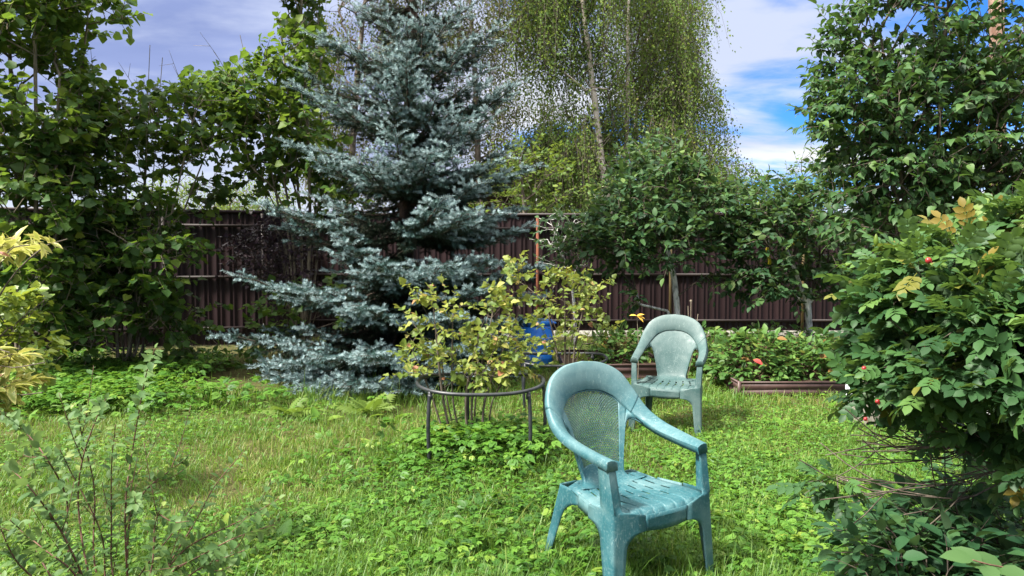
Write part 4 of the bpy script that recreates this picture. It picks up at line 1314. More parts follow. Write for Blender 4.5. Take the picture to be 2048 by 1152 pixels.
def hazels():
    Y = 8.0
    def b(px, py=720, Yy=8.0): g = P(px, py, Yy); return np.array([g[0], g[1], 0])
    b1 = b(40)
    tr = []
    for px, py, dy in ((-60, 120, .3), (10, -60, .2), (70, 40, -.3), (120, 150, -.2), (150, 330, -.4), (40, 250, .3), (180, -10, .1)):
        m = P((px + 50) / 2 + 10, 480, Y + dy * .6)
        tr.append(list(catmull([b1 + np.array([.03 * (px - 60) / 60, dy * .3, 0]), m, P(px, py, Y + dy)], 14)))
    leafy('hazel_shrub', 'tall dark hazel with many bare stems and an arching leafy bough at the top corner', 'shrub', b1, tr,
          [E_(60, 60, Y, 115, 90, .7, 1.5), E_(20, 240, Y, 140, 120, .8), E_(125, 230, Y, 60, 110, .7), E_(110, 400, Y, 110, 80, .8), E_(215, 15, Y - .3, 55, 22, .3, 1.2), E_(70, 560, Y, 130, 110, .8), E_(40, -60, Y, 160, 60, .7)], 1300, HAZELL, BARK_PALE, HAZEL, .088,
          per=7, L=.30, rbase=.028, seed=41, parts=('stem', 'foliage'), group='hazels along the fence', bare=26, gap=.27, tintf=topy, droop=.3, fwd=.35, spread=1.0)
    Y = 8.6
    b2 = b(255, 720, Y)
    tr = []
    for px, py, dy in ((200, 210, .1), (245, 200, .3), (300, 185, -.2), (345, 210, .2), (395, 200, -.1), (430, 260, .2), (180, 330, -.3), (350, 420, -.5), (300, 90, .1), (325, 115, .15)):
        m = P((px + 265) / 2, 480, Y + dy * .6)
        tr.append(list(catmull([b2 + np.array([.03 * (px - 300) / 60, dy * .3, 0]), m, P(px, py, Y + dy)], 14)))
    leafy('hazel_shrub', 'rounded leafy hazel with bare twigs sticking up into the cloudy sky', 'shrub', b2, tr,
          [E_(205, 230, Y, 50, 60, .5), E_(275, 240, Y, 50, 70, .5), E_(345, 250, Y, 55, 70, .5), E_(405, 260, Y, 60, 80, .5), E_(250, 340, Y, 110, 60, .6), E_(340, 380, Y, 90, 55, .6), E_(230, 480, Y, 110, 80, .7), E_(330, 520, Y - .4, 80, 55, .5), E_(240, 620, Y - .2, 120, 85, .8), E_(340, 650, Y, 70, 60, .5), E_(190, 560, Y, 90, 110, .7)],
          1050, HAZELL, BARK_PALE, HAZEL, .085, per=7, L=.28, rbase=.020, seed=42, parts=('stem', 'foliage'), group='hazels along the fence', bare=40, gap=.45, tintf=topy, droop=.3, fwd=.35, spread=1.0)
    Y = 9.4
    b3 = b(600, 700, Y)
    tr = []
    for px, py, dy in ((470, 300, .1), (450, 220, .3), (520, 160, -.2), (560, 40, .2), (600, -40, -.1), (640, 60, .2), (500, 330, -.3), (560, 300, .3), (480, 70, .0), (620, 200, .2)):
        m = P((px + 640) / 2, 430, Y + dy * .6)
        tr.append(list(catmull([b3 + np.array([.03 * (px - 560) / 60, dy * .3, 0]), m, P(px, py, Y + dy)], 14)))
    leafy('hazel_shrub', 'hazel leaning over the fence between the rounded hazel and the blue spruce', 'shrub', b3, tr,
          [E_(480, 60, Y, 45, 26, .3, 1.4), E_(590, 20, Y, 55, 70, .5), E_(590, 130, Y, 60, 60, .6), E_(520, 190, Y, 75, 55, .6), E_(440, 205, Y, 70, 45, .5), E_(520, 265, Y, 90, 50, .6), E_(410, 265, Y, 45, 45, .4), E_(620, 260, Y, 60, 80, .6), E_(600, -60, Y, 80, 50, .5), E_(560, 345, Y, 70, 45, .5), E_(650, 370, Y, 50, 50, .5)],
          760, HAZELL, BARK_PALE, HAZEL, .088, per=7, L=.28, rbase=.022, seed=43, parts=('stem', 'foliage'), group='hazels along the fence', bare=30, gap=.36, tintf=topy, droop=.3, fwd=.35, spread=1.0)


# ------------------------------------------------------------------ lilac, plums and the growth behind them
LILAC = leaf_mat('lilac_leaves', [(0, (.012, .038, .014)), (.45, (.032, .082, .026)), (.8, (.060, .125, .034)), (1, (.09, .16, .035))], rough=.52, spec=.25, trans=.24, under=.35, tcol=(.22, .40, .06))
PLUML = leaf_mat('plum_leaves', [(0, (.010, .034, .015)), (.45, (.028, .072, .028)), (.8, (.055, .118, .036)), (1, (.11, .17, .045))], rough=.55, spec=.22, trans=.22, under=.3, tcol=(.24, .40, .08))
BACKL = leaf_mat('bright_back_leaves', [(0, (.035, .075, .014)), (.5, (.075, .135, .022)), (1, (.16, .22, .035))], rough=.5, spec=.35, trans=.35, tcol=(.40, .52, .06))
WILLOW = leaf_mat('pale_green_leaves', [(0, (.03, .075, .02)), (.5, (.07, .14, .034)), (1, (.14, .20, .05))], rough=.55, spec=.22, trans=.3, tcol=(.35, .48, .10))


def garden_trees():
    Y = 7.4
    def b(px, Yy): g = P(px, 600, Yy); return np.array([g[0], g[1], 0])
    bl = b(1850, Y)
    tr = []
    for px, py, dy in ((1800, 200, .1), (1760, 60, -.2), (1860, 120, .2), (1900, -60, -.1), (1740, 300, -.4), (1960, 180, .1), (1700, 200, .0), (2050, 60, .2), (2020, 300, -.2)):
        m = P((px * .4 + 1846 * .6), 430, Y + dy * .3)
        tr.append(list(catmull([bl + np.array([.05 * (px - 1850) / 60, dy * .3, 0]), m, P(px, py, Y + dy)], 14)))
    leafy('lilac_tree', 'big dense lilac with heart shaped dark leaves reaching the top of the picture', 'tree', bl, tr,
          [E_(1790, 90, Y, 130, 130, .8), E_(1740, 210, Y, 115, 90, .7), E_(1860, 250, Y, 130, 120, .8), E_(1950, 100, Y, 130, 140, .8), E_(1660, 232, Y - .2, 48, 22, .3, 1.3), E_(1780, 350, Y, 120, 75, .7), E_(1700, 130, Y, 55, 80, .5), E_(2040, 250, Y, 110, 150, .8), E_(1900, -80, Y, 190, 80, .8), E_(1850, 430, Y, 130, 60, .6), E_(1740, 440, Y, 70, 45, .5, .8), E_(1980, 370, Y, 100, 60, .6)],
          2200, LILAC, BARK, HEART, .074, per=8, L=.26, rbase=.032, seed=51, droop=.55, gap=.22, spread=.9, fwd=.4, alpha=.3, petiole=.25)
    # plums: (trunk line, crown)
    Y = 9.4
    g = b(1356, Y)
    t0 = catmull([g, P(1354, 620, Y), P(1347, 555, Y), P(1335, 500, Y)], 10)
    fork = t0[-1]
    tr = [list(t0)] + [list(catmull([fork, P((1335 + px) / 2 + 4, (500 + py) / 2, Y + dy / 2), P(px, py, Y + dy)], 8)) for px, py, dy in ((1330, 360, .1), (1240, 430, -.2), (1420, 400, .1), (1290, 480, -.4), (1400, 470, -.3), (1370, 300, .2))]
    leafy('plum_tree', 'bushy plum tree on a short whitish trunk behind the grey green chair', 'tree', g, tr,
          [E_(1320, 400, Y, 110, 70, .8), E_(1330, 470, Y - .3, 110, 60, .6), E_(1250, 470, Y, 80, 60, .6), E_(1410, 440, Y, 75, 70, .6), E_(1310, 345, Y, 80, 55, .6), E_(1230, 540, Y - .2, 55, 22, .3, .7), E_(1440, 560, Y - .2, 55, 26, .3, .6), E_(1270, 600, Y - .3, 20, 20, .2, .4), E_(1180, 480, Y, 50, 40, .4)],
          700, PLUML, BARK_WHITE, PLUM, .092, thinbark=BARK, per=9, L=.22, rbase=.045, seed=52, droop=.35, gap=.22, group='plum trees by the fence', rise=.1)
    Y = 9.1
    g = b(1620, Y)
    t0 = catmull([g, P(1620, 690, Y), P(1616, 610, Y)], 8)
    fork = t0[-1]
    tr = [list(t0)] + [list(catmull([fork, P(*m, Y), P(px, py, Y + dy)], 8)) for m, px, py, dy in (((1585, 560), 1555, 505, .0), ((1648, 565), 1660, 480, .1), ((1560, 470), 1510, 400, .2), ((1540, 560), 1545, 590, -.2), ((1640, 500), 1620, 400, .1))]
    leafy('plum_tree', 'forked plum tree with open crown and grey trunk beside the brown bed', 'tree', g, tr,
          [E_(1540, 480, Y, 80, 75, .6), E_(1600, 440, Y, 90, 60, .6), E_(1640, 510, Y, 75, 55, .6), E_(1520, 560, Y - .2, 60, 35, .4), E_(1570, 590, Y - .2, 40, 20, .3), E_(1660, 560, Y, 50, 40, .4), E_(1480, 480, Y, 40, 40, .4), E_(1540, 395, Y, 80, 40, .5)],
          560, PLUML, BARK_WHITE, PLUM, .092, thinbark=BARK, per=8, L=.22, rbase=.042, seed=53, droop=.35, gap=.3, group='plum trees by the fence', rise=.1)
    Y = 9.8
    g = b(1150, Y)
    t0 = catmull([g, P(1150, 650, Y), P(1142, 560, Y), P(1120, 500, Y)], 10)
    fork = t0[-1]
    tr = [list(t0)] + [list(catmull([fork, P((px + 1120) / 2, (py + 495) / 2, Y), P(px, py, Y)], 6)) for px, py in ((1100, 440), (1150, 440), (1170, 490))]
    leafy('plum_tree', 'young plum sapling with thin limewashed stem next to the rusty post', 'tree', g, tr,
          [E_(1120, 460, Y, 50, 40, .4), E_(1165, 470, Y, 45, 45, .4), E_(1140, 520, Y, 50, 30, .4), E_(1190, 430, Y, 40, 30, .4)],
          90, PLUML, BARK_WHITE, PLUM, .066, per=8, L=.2, rbase=.022, seed=54, droop=.3, gap=.25, group='plum trees by the fence')
    # beyond the fence
    Y = 14.0
    g = b(1050, Y)
    leafy('maple_tree', 'bright green leafy tree beyond the fence below the weeping birch, hiding the house', 'tree', g, [tl([(1050, 440), (1045, 380), (1040, 320)], Y)],
          [E_(1050, 330, Y, 70, 45, .7), E_(1010, 380, Y, 60, 50, .7), E_(1120, 385, Y, 55, 45, .7), E_(1060, 410, Y, 90, 25, .7)], 190, BACKL, BARK, OVAL4, .085, per=9, L=.35, rbase=.06, seed=55, gap=.3)
    Y = 13.4
    g = b(1330, Y)
    leafy('willow_tree', 'pale green willow beyond the fence with its top above the bushy plum', 'tree', g, [tl([(1330, 440), (1332, 380), (1330, 320)], Y)],
          [E_(1320, 345, Y, 85, 42, .8), E_(1260, 395, Y, 80, 40, .7), E_(1400, 385, Y, 75, 45, .7), E_(1470, 400, Y, 60, 38, .7)], 260, WILLOW, BARK, LANCE, .085, per=10, L=.4, rbase=.06, seed=56, gap=.25, group='willows beyond the fence')
    Y = 13.0
    g = b(1570, Y)
    leafy('willow_tree', 'pale green willow beyond the fence with thin sprays against the cloudy gap of sky', 'tree', g, [tl([(1570, 440), (1565, 390), (1560, 350)], Y)],
          [E_(1550, 385, Y, 60, 42, .7), E_(1620, 395, Y, 60, 45, .7), E_(1610, 330, Y, 22, 35, .4), E_(1500, 400, Y, 50, 35, .6), E_(1690, 370, Y, 60, 60, .7)], 190, WILLOW, BARK, LANCE, .085, per=10, L=.4, rbase=.05, seed=57, gap=.3, group='willows beyond the fence')
    Y = 12.9 + 2
    g = b(2000, Y)
    leafy('pine_tree', 'tall pine with bare pinkish trunk showing through the lilac', 'tree', g, [tl([(2000, 480), (1999, 300), (1996, 100), (1990, -200)], Y)],
          [E_(1990, -260, Y, 150, 90, 1.2)], 60, BACKL, BARK_PINE, LANCE, .10, per=12, L=.3, rbase=.15, seed=58)
    Y = 13.5
    g = b(1830, Y)
    leafy('maple_tree', 'bright green leafy tree beyond the fence glimpsed through gaps in the lilac', 'tree', g, [tl([(1830, 440), (1835, 350), (1840, 280)], Y)],
          [E_(1800, 350, Y, 130, 90, .8), E_(1950, 370, Y, 110, 80, .8), E_(1700, 330, Y, 60, 60, .6)], 240, BACKL, BARK, OVAL4, .09, per=9, L=.4, rbase=.07, seed=59, gap=.25)


spruce(); birches(); hazels(); garden_trees()
# ------------------------------------------------------------------ raised beds, hoops, barrel, small things
BROWNST = surf_mat('brown_bed_sheet', (.045, .024, .022), (.075, .042, .038), 10, .5, spec=.4)
PIPE = surf_mat('black_pipe', (.012, .014, .017), (.030, .033, .038), 20, .42, spec=.45)
BLUEP = surf_mat('blue_plastic', (.012, .13, .55), (.03, .21, .70), 6, .4, spec=.4)
BLACKP = surf_mat('black_rim_plastic', (.02, .03, .06), (.03, .05, .12), 9, .5)
SOIL = surf_mat('bed_soil', (.02, .014, .009), (.09, .055, .035), 30, 1.0, bump=.8)
WOOD = surf_mat('grey_wood', (.14, .125, .105), (.32, .29, .25), 16, .9, stretch=(1, 1, .12), bump=.5)
WHITEP = surf_mat('white_plastic_sheet', (.55, .58, .60), (.78, .80, .82), 9, .5)
YELLOW = surf_mat('yellow_sticky_card', (.55, .40, .02), (.70, .55, .04), 20, .4, c3=(.30, .22, .03))


def raised_bed(label, x0, x1, y0, y1, h):
    cx = (x0 + x1) / 2
    root = thing('raised_bed', label, 'raised bed', (cx, y0, 0), 0, 'brown raised beds')
    def wall(p, q, nm='side_board'):
        p = np.array(p); q = np.array(q); d = nrm(q - p); n = np.array([d[1], -d[0]])
        prof = [(-.05, 0), (.012, 0), (.022, .010), (.052, .010), (.062, 0), (h * .55, 0), (h * .55 + .01, .010), (h * .55 + .035, .010), (h * .55 + .045, 0), (h - .012, 0), (h - .010, .012), (h, .012), (h, -.012)]
        g = np.array([[(*(e + n * o), z) for z, o in prof] for e in (p, q)])
        MB().grid(g, flip=True).build(nm, BROWNST, root, smooth_=False, solid=.003)
    hw = (x1 - x0) / 2; L = y1 - y0
    wall((-hw, 0), (hw, 0)); wall((hw + .002, .003), (hw + .002, L)); wall((-hw - .002, L), (-hw - .002, .003)); wall((hw, L + .003), (-hw, L + .003))
    for sx in (-hw, hw):
        MB().box((sx - .014, -.016, -.05), (sx + .014, .012, h + .006)).build('corner_post', BROWNST, root, smooth_=False)
    X, Y = np.meshgrid(np.linspace(-hw + .01, hw - .01, 14), np.linspace(.01, L - .01, 14), indexing='ij')
    MB().grid(np.stack([X, Y, h - .03 + .05 * (fbm(X + cx, Y, .3, 4) - .5)], -1)).build('soil', SOIL, root)
    BEDS.append((x0 - .02, x1 + .02, y0 - .02, y1))


bed_a = (P(1478, 780, 7.05)[0], P(1697, 780, 7.05)[0], 7.05, 8.75)
bed_b = (P(1130, 750, 7.9)[0], P(1330, 750, 7.9)[0], 7.9, 9.1)
raised_bed('brown ribbed sheet metal raised bed holding two leafy mounds near the wooden post', *bed_a, .145)
raised_bed('brown ribbed sheet metal raised bed partly hidden behind the grey green chair', *bed_b, .185)
build_lawn()


def hoop(label, cx, cy, rx, ry, h, angs, rz=0.0):
    root = thing('plant_support', label, 'plant support', (cx, cy, 0), rz, 'black plant support hoops')
    a = np.linspace(0, 2 * np.pi, 64, endpoint=False)
    e = 2.6
    c, s = np.cos(a), np.sin(a)
    ringp = np.stack([rx * np.sign(c) * np.abs(c) ** (2 / e), ry * np.sign(s) * np.abs(s) ** (2 / e), h + .012 * np.cos(2 * a)], -1)
    MB().tube(ringp, .0125, 10, closed=True).build('ring', PIPE, root)
    for t in angs:
        c, s = math.cos(t), math.sin(t)
        p = np.array([rx * np.sign(c) * abs(c) ** (2 / e), ry * np.sign(s) * abs(s) ** (2 / e), h - .006])
        o = np.array([c, s, 0])
        pts = [p, p + o * .012 + np.array([0, 0, -.10]), p + o * .018 - np.array([0, 0, h * .55]), p + o * .004 - np.array([0, 0, h + .03])]
        MB().tube(catmull(pts, 14), .0125, 10).build('leg', PIPE, root)
        MB().tube([p + np.array([0, 0, -.018]) - .0 * o, p + np.array([0, 0, -.05])], .0165, 10).build('connector', PIPE, root)


hx = P(962, 780, 5.0)
hoop('black pipe plant hoop on four legs round the currant bush beside the teal chair', hx[0], 5.0, .425, .40, .50, (-2.30, -.82, .12, 1.75))
hx2 = P(1118, 700, 6.65)
hoop('black pipe plant hoop showing its curved end beside the far chair', hx2[0], 6.65, .425, .40, .43, (-2.3, -.75, .75, 2.3))


def barrel():
    c = P(1068, 680, 9.0)
    root = thing('barrel', 'bright blue plastic barrel half hidden behind the currant bushes', 'barrel', (c[0], 9.0, 0))
    ht = P(1068, 648, 8.78)[2]
    zs = [0, .01, .05, .10, .12, .14, ht * .5, ht * .62, ht * .65, ht * .68, ht * .84, ht * .93, ht * .96, ht]
    rs = [.20, .215, .23, .235, .245, .235, .24, .24, .250, .24, .235, .215, .205, .205]
    a = np.linspace(0, 2 * np.pi, 40)
    g = np.array([[(r_ * math.cos(t), r_ * math.sin(t), z) for t in a] for z, r_ in zip(zs, rs)])
    MB().grid(g, flip=True).build('body', BLUEP, root)
    zl = ht - .025
    prof = [(.214, zl), (.228, zl + .002), (.230, zl + .045), (.222, zl + .055), (.205, zl + .055), (.20, zl + .035), (.10, zl + .04), (.0, zl + .045)]
    g = np.array([[(r_ * math.cos(t), r_ * math.sin(t), z) for t in a] for r_, z in prof])
    MB().grid(g, flip=True).build('lid', BLUEP, root)
    for sg in (-1, 1):
        MB().tube(catmull([(sg * .225, -.06, zl + .03), (sg * .262, -.05, zl + .02), (sg * .262, .05, zl + .02), (sg * .225, .06, zl + .03)], 12), .009, 8).build('handle', BLUEP, root)


barrel()


def post():
    c = P(1733, 830, 5.9)
    root = thing('wooden_post', 'short weathered grey wooden post at the edge of the rose bush', 'post', (c[0], 5.9, 0))
    h = P(1733, 765, 5.9)[2]
    r = np.random.default_rng(4)
    a = np.linspace(0, 2 * np.pi, 28, endpoint=False)
    e = 4.0
    rad = .092 / (np.abs(np.cos(a)) ** e + np.abs(np.sin(a)) ** e) ** (1 / e) * (1 + .03 * r.normal(size=28))
    rows = [[(rr * math.cos(t) * k, rr * math.sin(t) * k, z + (.012 * math.cos(t * 2 + 1) if z > .2 else 0)) for t, rr in zip(np.r_[a, a[:1]], np.r_[rad, rad[:1]])] for z, k in ((-.05, 1.03), (.1, 1.0), (h - .03, .98), (h - .006, .95), (h, .85), (h + .004, .5), (h + .006, 0.0))]
    MB().grid(np.array(rows), flip=True).build('post_body', WOOD, root, sharp=40)


post()
w = P(1703, 795, 6.3)
MB_ = MB()
X, Z = np.meshgrid(np.linspace(-.055, .055, 9), np.linspace(0, .17, 10), indexing='ij')
MB_.grid(np.stack([X * (1 - .5 * (Z / .17) ** 3), .02 * np.sin(X * 60 + Z * 30) + .02 * Z / .17, Z], -1), flip=True)
o = MB_.build('plastic_sheet', WHITEP, None, solid=.006)
o.location = (w[0], 6.3, .10)
tag(o, 'small piece of white plastic sheet standing next to the wooden post', 'plastic sheet')

# pale boards lying beyond the rose bush
PALEB = surf_mat('pale_painted_board', (.20, .21, .21), (.36, .37, .36), 6, .7, stretch=(.2, 1, 1))
BRICKW = surf_mat('pinkish_board', (.14, .09, .075), (.24, .18, .15), 8, .8, stretch=(.2, 1, 1))
for k, (px, py, Yb, hw, ht, dp, mt, lb) in enumerate(((2075, 812, 5.0, .30, .10, .5, PALEB, 'pale painted board seen in gaps of the rose bush, the upper one'),
                                                (2080, 850, 4.7, .30, .06, .3, PALEB, 'pale painted board seen in gaps of the rose bush, the lower thinner one'))):
    c = P(px, py, Yb)
    mb = MB()
    for j in range(3 if dp > .25 else 2):
        mb.box((-hw, j * dp / 3 + .004, -ht / 2), (hw, (j + 1) * dp / 3 - .004, ht / 2))
    o = mb.build('board', mt, None, smooth_=False, bevel=.006)
    o.location = (c[0], Yb, max(ht / 2, c[2])); o.rotation_euler = (0, 0, R(8 - 9 * k))
    tag(o, lb, 'board', 'boards lying behind the rose bush')

# yellow insect traps hanging in the plums
for px, py, Yb, ry, hh, lb in ((1140, 548, 9.5, .5, .19, 'yellow sticky insect trap wrapped on the young plum sapling'), (1538, 512, 8.7, .9, .20, 'narrow yellow insect trap hanging in the forked plum, lower one'),
                               (1588, 480, 9.0, -.3, .13, 'small yellow insect trap hanging high in the forked plum')):
    c = P(px, py, Yb)
    root = thing('insect_trap', lb, 'insect trap', c, ry, 'yellow insect traps in the plums')
    X, Z = np.meshgrid(np.linspace(-.05, .05, 7), np.linspace(-hh / 2, hh / 2, 8), indexing='ij')
    MB().grid(np.stack([X, .015 * np.sin(Z * 22) + .25 * X ** 2 * 10, Z], -1), flip=True).build('card', YELLOW, root, solid=.002)
    MB().tube([(0, 0, hh / 2 - .01), (.004, .004, hh / 2 + .05), (0, .01, hh / 2 + .10)], .0012, 5).build('wire', PIPE, root)


# ------------------------------------------------------------------ shrubs
CURRL = leaf_mat('currant_leaves', [(0, (.045, .085, .014)), (.35, (.10, .155, .025)), (.62, (.20, .24, .045)), (.82, (.34, .31, .09)), (.92, (.36, .22, .10)), (1, (.30, .12, .07))], rough=.5, spec=.35, trans=.34, tcol=(.50, .52, .08), under=.3)
PURP = leaf_mat('purple_leaves', [(0, (.012, .008, .014)), (.5, (.030, .018, .030)), (1, (.075, .042, .055))], rough=.5, spec=.35, trans=.12, under=.1, tcol=(.12, .03, .06))
SAPL = leaf_mat('sapling_leaves', [(0, (.025, .065, .012)), (.5, (.055, .12, .02)), (1, (.13, .19, .03))], rough=.5, spec=.35, trans=.32, tcol=(.32, .5, .05))
BEDL = leaf_mat('bed_plant_leaves', [(0, (.025, .07, .018)), (.45, (.060, .14, .03)), (.8, (.11, .20, .045)), (.97, (.18, .21, .04)), (1, (.22, .12, .04))], rough=.52, spec=.25, trans=.3, under=.35, tcol=(.28, .46, .08))
ROSEL = leaf_mat('rose_leaves', [(0, (.010, .034, .012)), (.4, (.026, .072, .024)), (.75, (.055, .125, .034)), (.93, (.12, .20, .04)), (.975, (.12, .13, .022)), (1, (.15, .11, .02))], rough=.5, spec=.25, trans=.24, under=.4, tcol=(.28, .46, .06))
SPIRL = leaf_mat('spiraea_leaves', [(0, (.022, .060, .018)), (.5, (.058, .125, .036)), (.85, (.12, .20, .06)), (1, (.20, .26, .07))], rough=.55, spec=.25, trans=.32, under=.25, tcol=(.30, .46, .10))
VARIE = leaf_mat('variegated_leaves', [(0, (.12, .17, .03)), (.4, (.22, .27, .05)), (.8, (.36, .36, .08)), (.97, (.46, .40, .12)), (1, (.40, .12, .12))], rough=.45, spec=.4, trans=.35, under=.2, margin=((.46, .42, .14), .40, .9), tcol=(.60, .58, .12))
GOLDL = leaf_mat('golden_currant_leaves', [(0, (.05, .10, .015)), (.5, (.11, .18, .022)), (1, (.22, .26, .035))], rough=.45, spec=.4, trans=.36, tcol=(.5, .56, .06))
RASPL = leaf_mat('raspberry_leaves', [(0, (.010, .038, .016)), (.5, (.026, .075, .030)), (1, (.06, .125, .04))], rough=.6, spec=.15, trans=.22, under=.3, tcol=(.2, .38, .08))


def currants():
    Y = 5.15
    g = G(935, 905); g = np.array([P(935, 800, Y)[0], Y, 0])
    tr = []
    for px, py, dy in ((865, 600, -.1), (880, 690, .1), (820, 690, .0), (985, 590, .1), (960, 660, -.2), (1040, 620, .0), (1075, 690, .1), (1000, 560, .2), (905, 640, .2)):
        m1 = P(905 * .5 + px * .5, 790, Y + dy * .8)
        tr.append(list(catmull([g + np.array([(px - 945) / 900, dy * .5, 0]), m1, P(px, py, Y + dy)], 14)))
    leafy('currant_bush', 'sparse yellowing currant bush growing inside the nearer black hoop', 'bush', g, tr,
          [E_(862, 640, Y, 55, 70, .25), E_(840, 720, Y, 45, 40, .22), E_(975, 650, Y, 60, 75, .28), E_(1000, 720, Y, 70, 45, .3), E_(1030, 690, Y, 30, 40, .25, .6), E_(1010, 570, Y, 45, 45, .2, .8), E_(920, 710, Y, 50, 45, .3), E_(950, 750, Y, 55, 25, .25, .7)],
          160, CURRL, BARK, CURRANT, .042, per=7, L=.13, rtip=.0018, rbase=.010, seg=.10, seed=61, parts=('stem', 'foliage'), group='yellowing currant bushes', gap=0, droop=.2, sizevar=.45, wob=.06,
          tintf=lambda p, t, r: t * .75 + .04 + .35 * (r.random(len(p)) < .07) + .35 * (r.random(len(p)) < .04))
    Y = 6.5
    g = np.array([P(1130, 700, Y)[0], Y, 0])
    tr = []
    for px, py, dy in ((1130, 560, .0), (1090, 600, .1), (1175, 580, -.1), (1195, 640, .0), (1150, 650, .2)):
        m1 = P(1130 * .6 + px * .4, 710, Y + dy * .8)
        tr.append(list(catmull([g + np.array([(px - 1130) / 900, dy * .5, 0]), m1, P(px, py, Y + dy)], 12)))
    leafy('currant_bush', 'sparse yellowing currant bush in front of the blue barrel and the sapling', 'bush', g, tr,
          [E_(1130, 600, Y, 55, 50, .3), E_(1100, 660, Y, 50, 40, .3), E_(1170, 590, Y, 40, 40, .25), E_(1180, 660, Y, 40, 30, .25), E_(1050, 560, Y, 30, 50, .25, .6), E_(1140, 715, Y, 40, 20, .25, .6)],
          105, CURRL, BARK, CURRANT, .045, per=7, L=.14, rtip=.002, rbase=.010, seg=.12, seed=62, parts=('stem', 'foliage'), group='yellowing currant bushes', gap=0, droop=.2, sizevar=.45,
          tintf=lambda p, t, r: t * .7 + .05 + .35 * (r.random(len(p)) < .06))


def low_shrubs():
    Y = 9.6
    g = P(575, 600, Y); g[2] = 0
    leafy('purple_leaf_bush', 'dark purple leaved bush between the bare fence and the spruce', 'bush', g,
          [list(catmull([g, P(570, 590, Y), P(540, 500, Y)], 10)), list(catmull([g, P(580, 580, Y), P(600, 480, Y)], 10)), list(catmull([g, P(560, 590, Y), P(500, 510, Y)], 10))],
          [E_(545, 500, Y, 60, 50, .5), E_(590, 480, Y, 50, 45, .5), E_(500, 505, Y, 40, 35, .3, .7), E_(580, 545, Y, 60, 35, .5), E_(560, 455, Y, 40, 25, .4)],
          300, PURP, BARK_DARK, MAPLE, .06, per=7, L=.22, rbase=.02, rtip=.003, seed=71, parts=('stem', 'foliage'), gap=.28)
    Y = 9.0
    g = P(600, 690, Y); g[2] = 0
    leafy('hazel_sapling', 'small bright green sapling clump growing under the spruce branches', 'shrub', g,
          [list(catmull([g, P(575, 650, Y), P(570, 600, Y)], 8)), list(catmull([g, P(625, 650, Y), P(640, 600, Y)], 8)), list(catmull([g, P(610, 650, Y), P(700, 610, Y)], 8))],
          [E_(580, 620, Y, 50, 45, .4), E_(650, 610, Y, 60, 40, .4), E_(720, 620, Y, 50, 40, .3), E_(560, 670, Y, 50, 30, .3), E_(520, 690, Y, 30, 20, .2, .5)],
          110, SAPL, BARK, HAZEL, .075, per=6, L=.2, rbase=.012, rtip=.003, seed=72, parts=('stem', 'foliage'), gap=.2)
    # mounds in the beds
    def mound(label, px, py, Yc, rx, rz, n, seed, z0=.1, mat=BEDL, ls=.075):
        c = P(px, py, Yc); rX = rx * Yc / FPX; rZ = rz * Yc / FPX
        g = np.array([c[0], Yc, z0])
        leafy('leafy_perennial', label, 'plant', g, [[g, g + np.array([0, 0, .08])]],
              [(c[0], Yc, c[2], rX, rX * .8, rZ), (c[0], Yc, z0 + .08, rX * 1.05, rX * .85, .12, .5)], n, mat, BARK_RED, OVAL4, ls, per=5, L=.09, rtip=.0025, rbase=.012, seg=.12, seed=seed, parts=('stem', 'foliage'), group='leafy plants in the raised beds', droop=.25, up=1.5, petiole=.3, spread=1.1, shell=.9, alpha=.8, out=.8)
    mound('broad leafy green mound with one red leaf in the brown bed by the post', 1510, 728, 7.5, 75, 60, 330, 73)
    mound('leafy green mound in the brown bed at the foot of the forked plum', 1610, 732, 7.6, 75, 52, 300, 74)
    mound('low leafy mound behind the brown bed on the fence side', 1560, 690, 9.0, 120, 30, 260, 75, z0=0)
    mound('low leafy plant in the bed beside the far hoop', 1240, 700, 8.4, 55, 36, 170, 76, ls=.07)
    mound('leafy plant seen through the arm openings of the grey green chair', 1400, 705, 8.5, 70, 45, 200, 77, z0=0, ls=.07)
    c = P(1507, 719, 7.25)
    mb = MB(); scatter(mb, OVAL4, np.array([[0, 0, 0.]]), np.array([[.5, -.6, -.2]]), np.array([[0, -.6, 1.]]), .11, .5)
    redl = surf_mat('red_leaf', (.26, .03, .03), (.40, .07, .06), 20, .5)
    o = mb.build('fallen_leaf', redl, None, smooth_=False); o.location = c
    tag(o, 'single red leaf lying on the green mound in the bed', 'leaf')
    # grasses, ferny plants, dry stalks
    def tuft(label, px, py, n, h, seed, name='grass_tuft', mat=GRASS, w=.006, lean=.35, tint=.38):
        r = np.random.default_rng(seed)
        g = G(px, py)
        root = thing(name, label, 'grass', g)
        mb = MB()
        for k in range(n):
            a = r.random() * 6.28; o_ = r.normal(size=2) * .03 * (n / 20) ** .5
            d = np.array([math.cos(a), math.sin(a), 0]); hh = h * (.6 + .5 * r.random()); ln = lean * r.random()
            t = np.linspace(0, 1, 6)
            p = np.stack([o_[0] + d[0] * ln * hh * t ** 2, o_[1] + d[1] * ln * hh * t ** 2, hh * (t - .3 * ln * t ** 3)], -1)
            s = np.array([-d[1], d[0], 0]) * w
            ww = np.array([.7, 1, 1, .8, .5, .05])[:, None]
            mb.grid(np.stack([p - s * ww, p + d * w * .3, p + s * ww]), tint=np.clip(tint + r.normal() * .1, 0, 1))
        mb.build('blade', mat, root, smooth_=False)
        return root
    tuft('upright iris like tuft of green blades on the bare lawn near the spruce', 422, 818, 16, .34, 81)
    tuft('thin grassy tuft between the iris like tuft and the spruce', 470, 822, 14, .26, 82, w=.004, lean=.5)
    tuft('tall thin grass growing at the foot of the spruce, next to the hoop', 745, 800, 30, .32, 83, w=.003, lean=.7)
    tuft('tall thin grass under the lowest spruce branches', 620, 815, 26, .26, 84, w=.003, lean=.8)
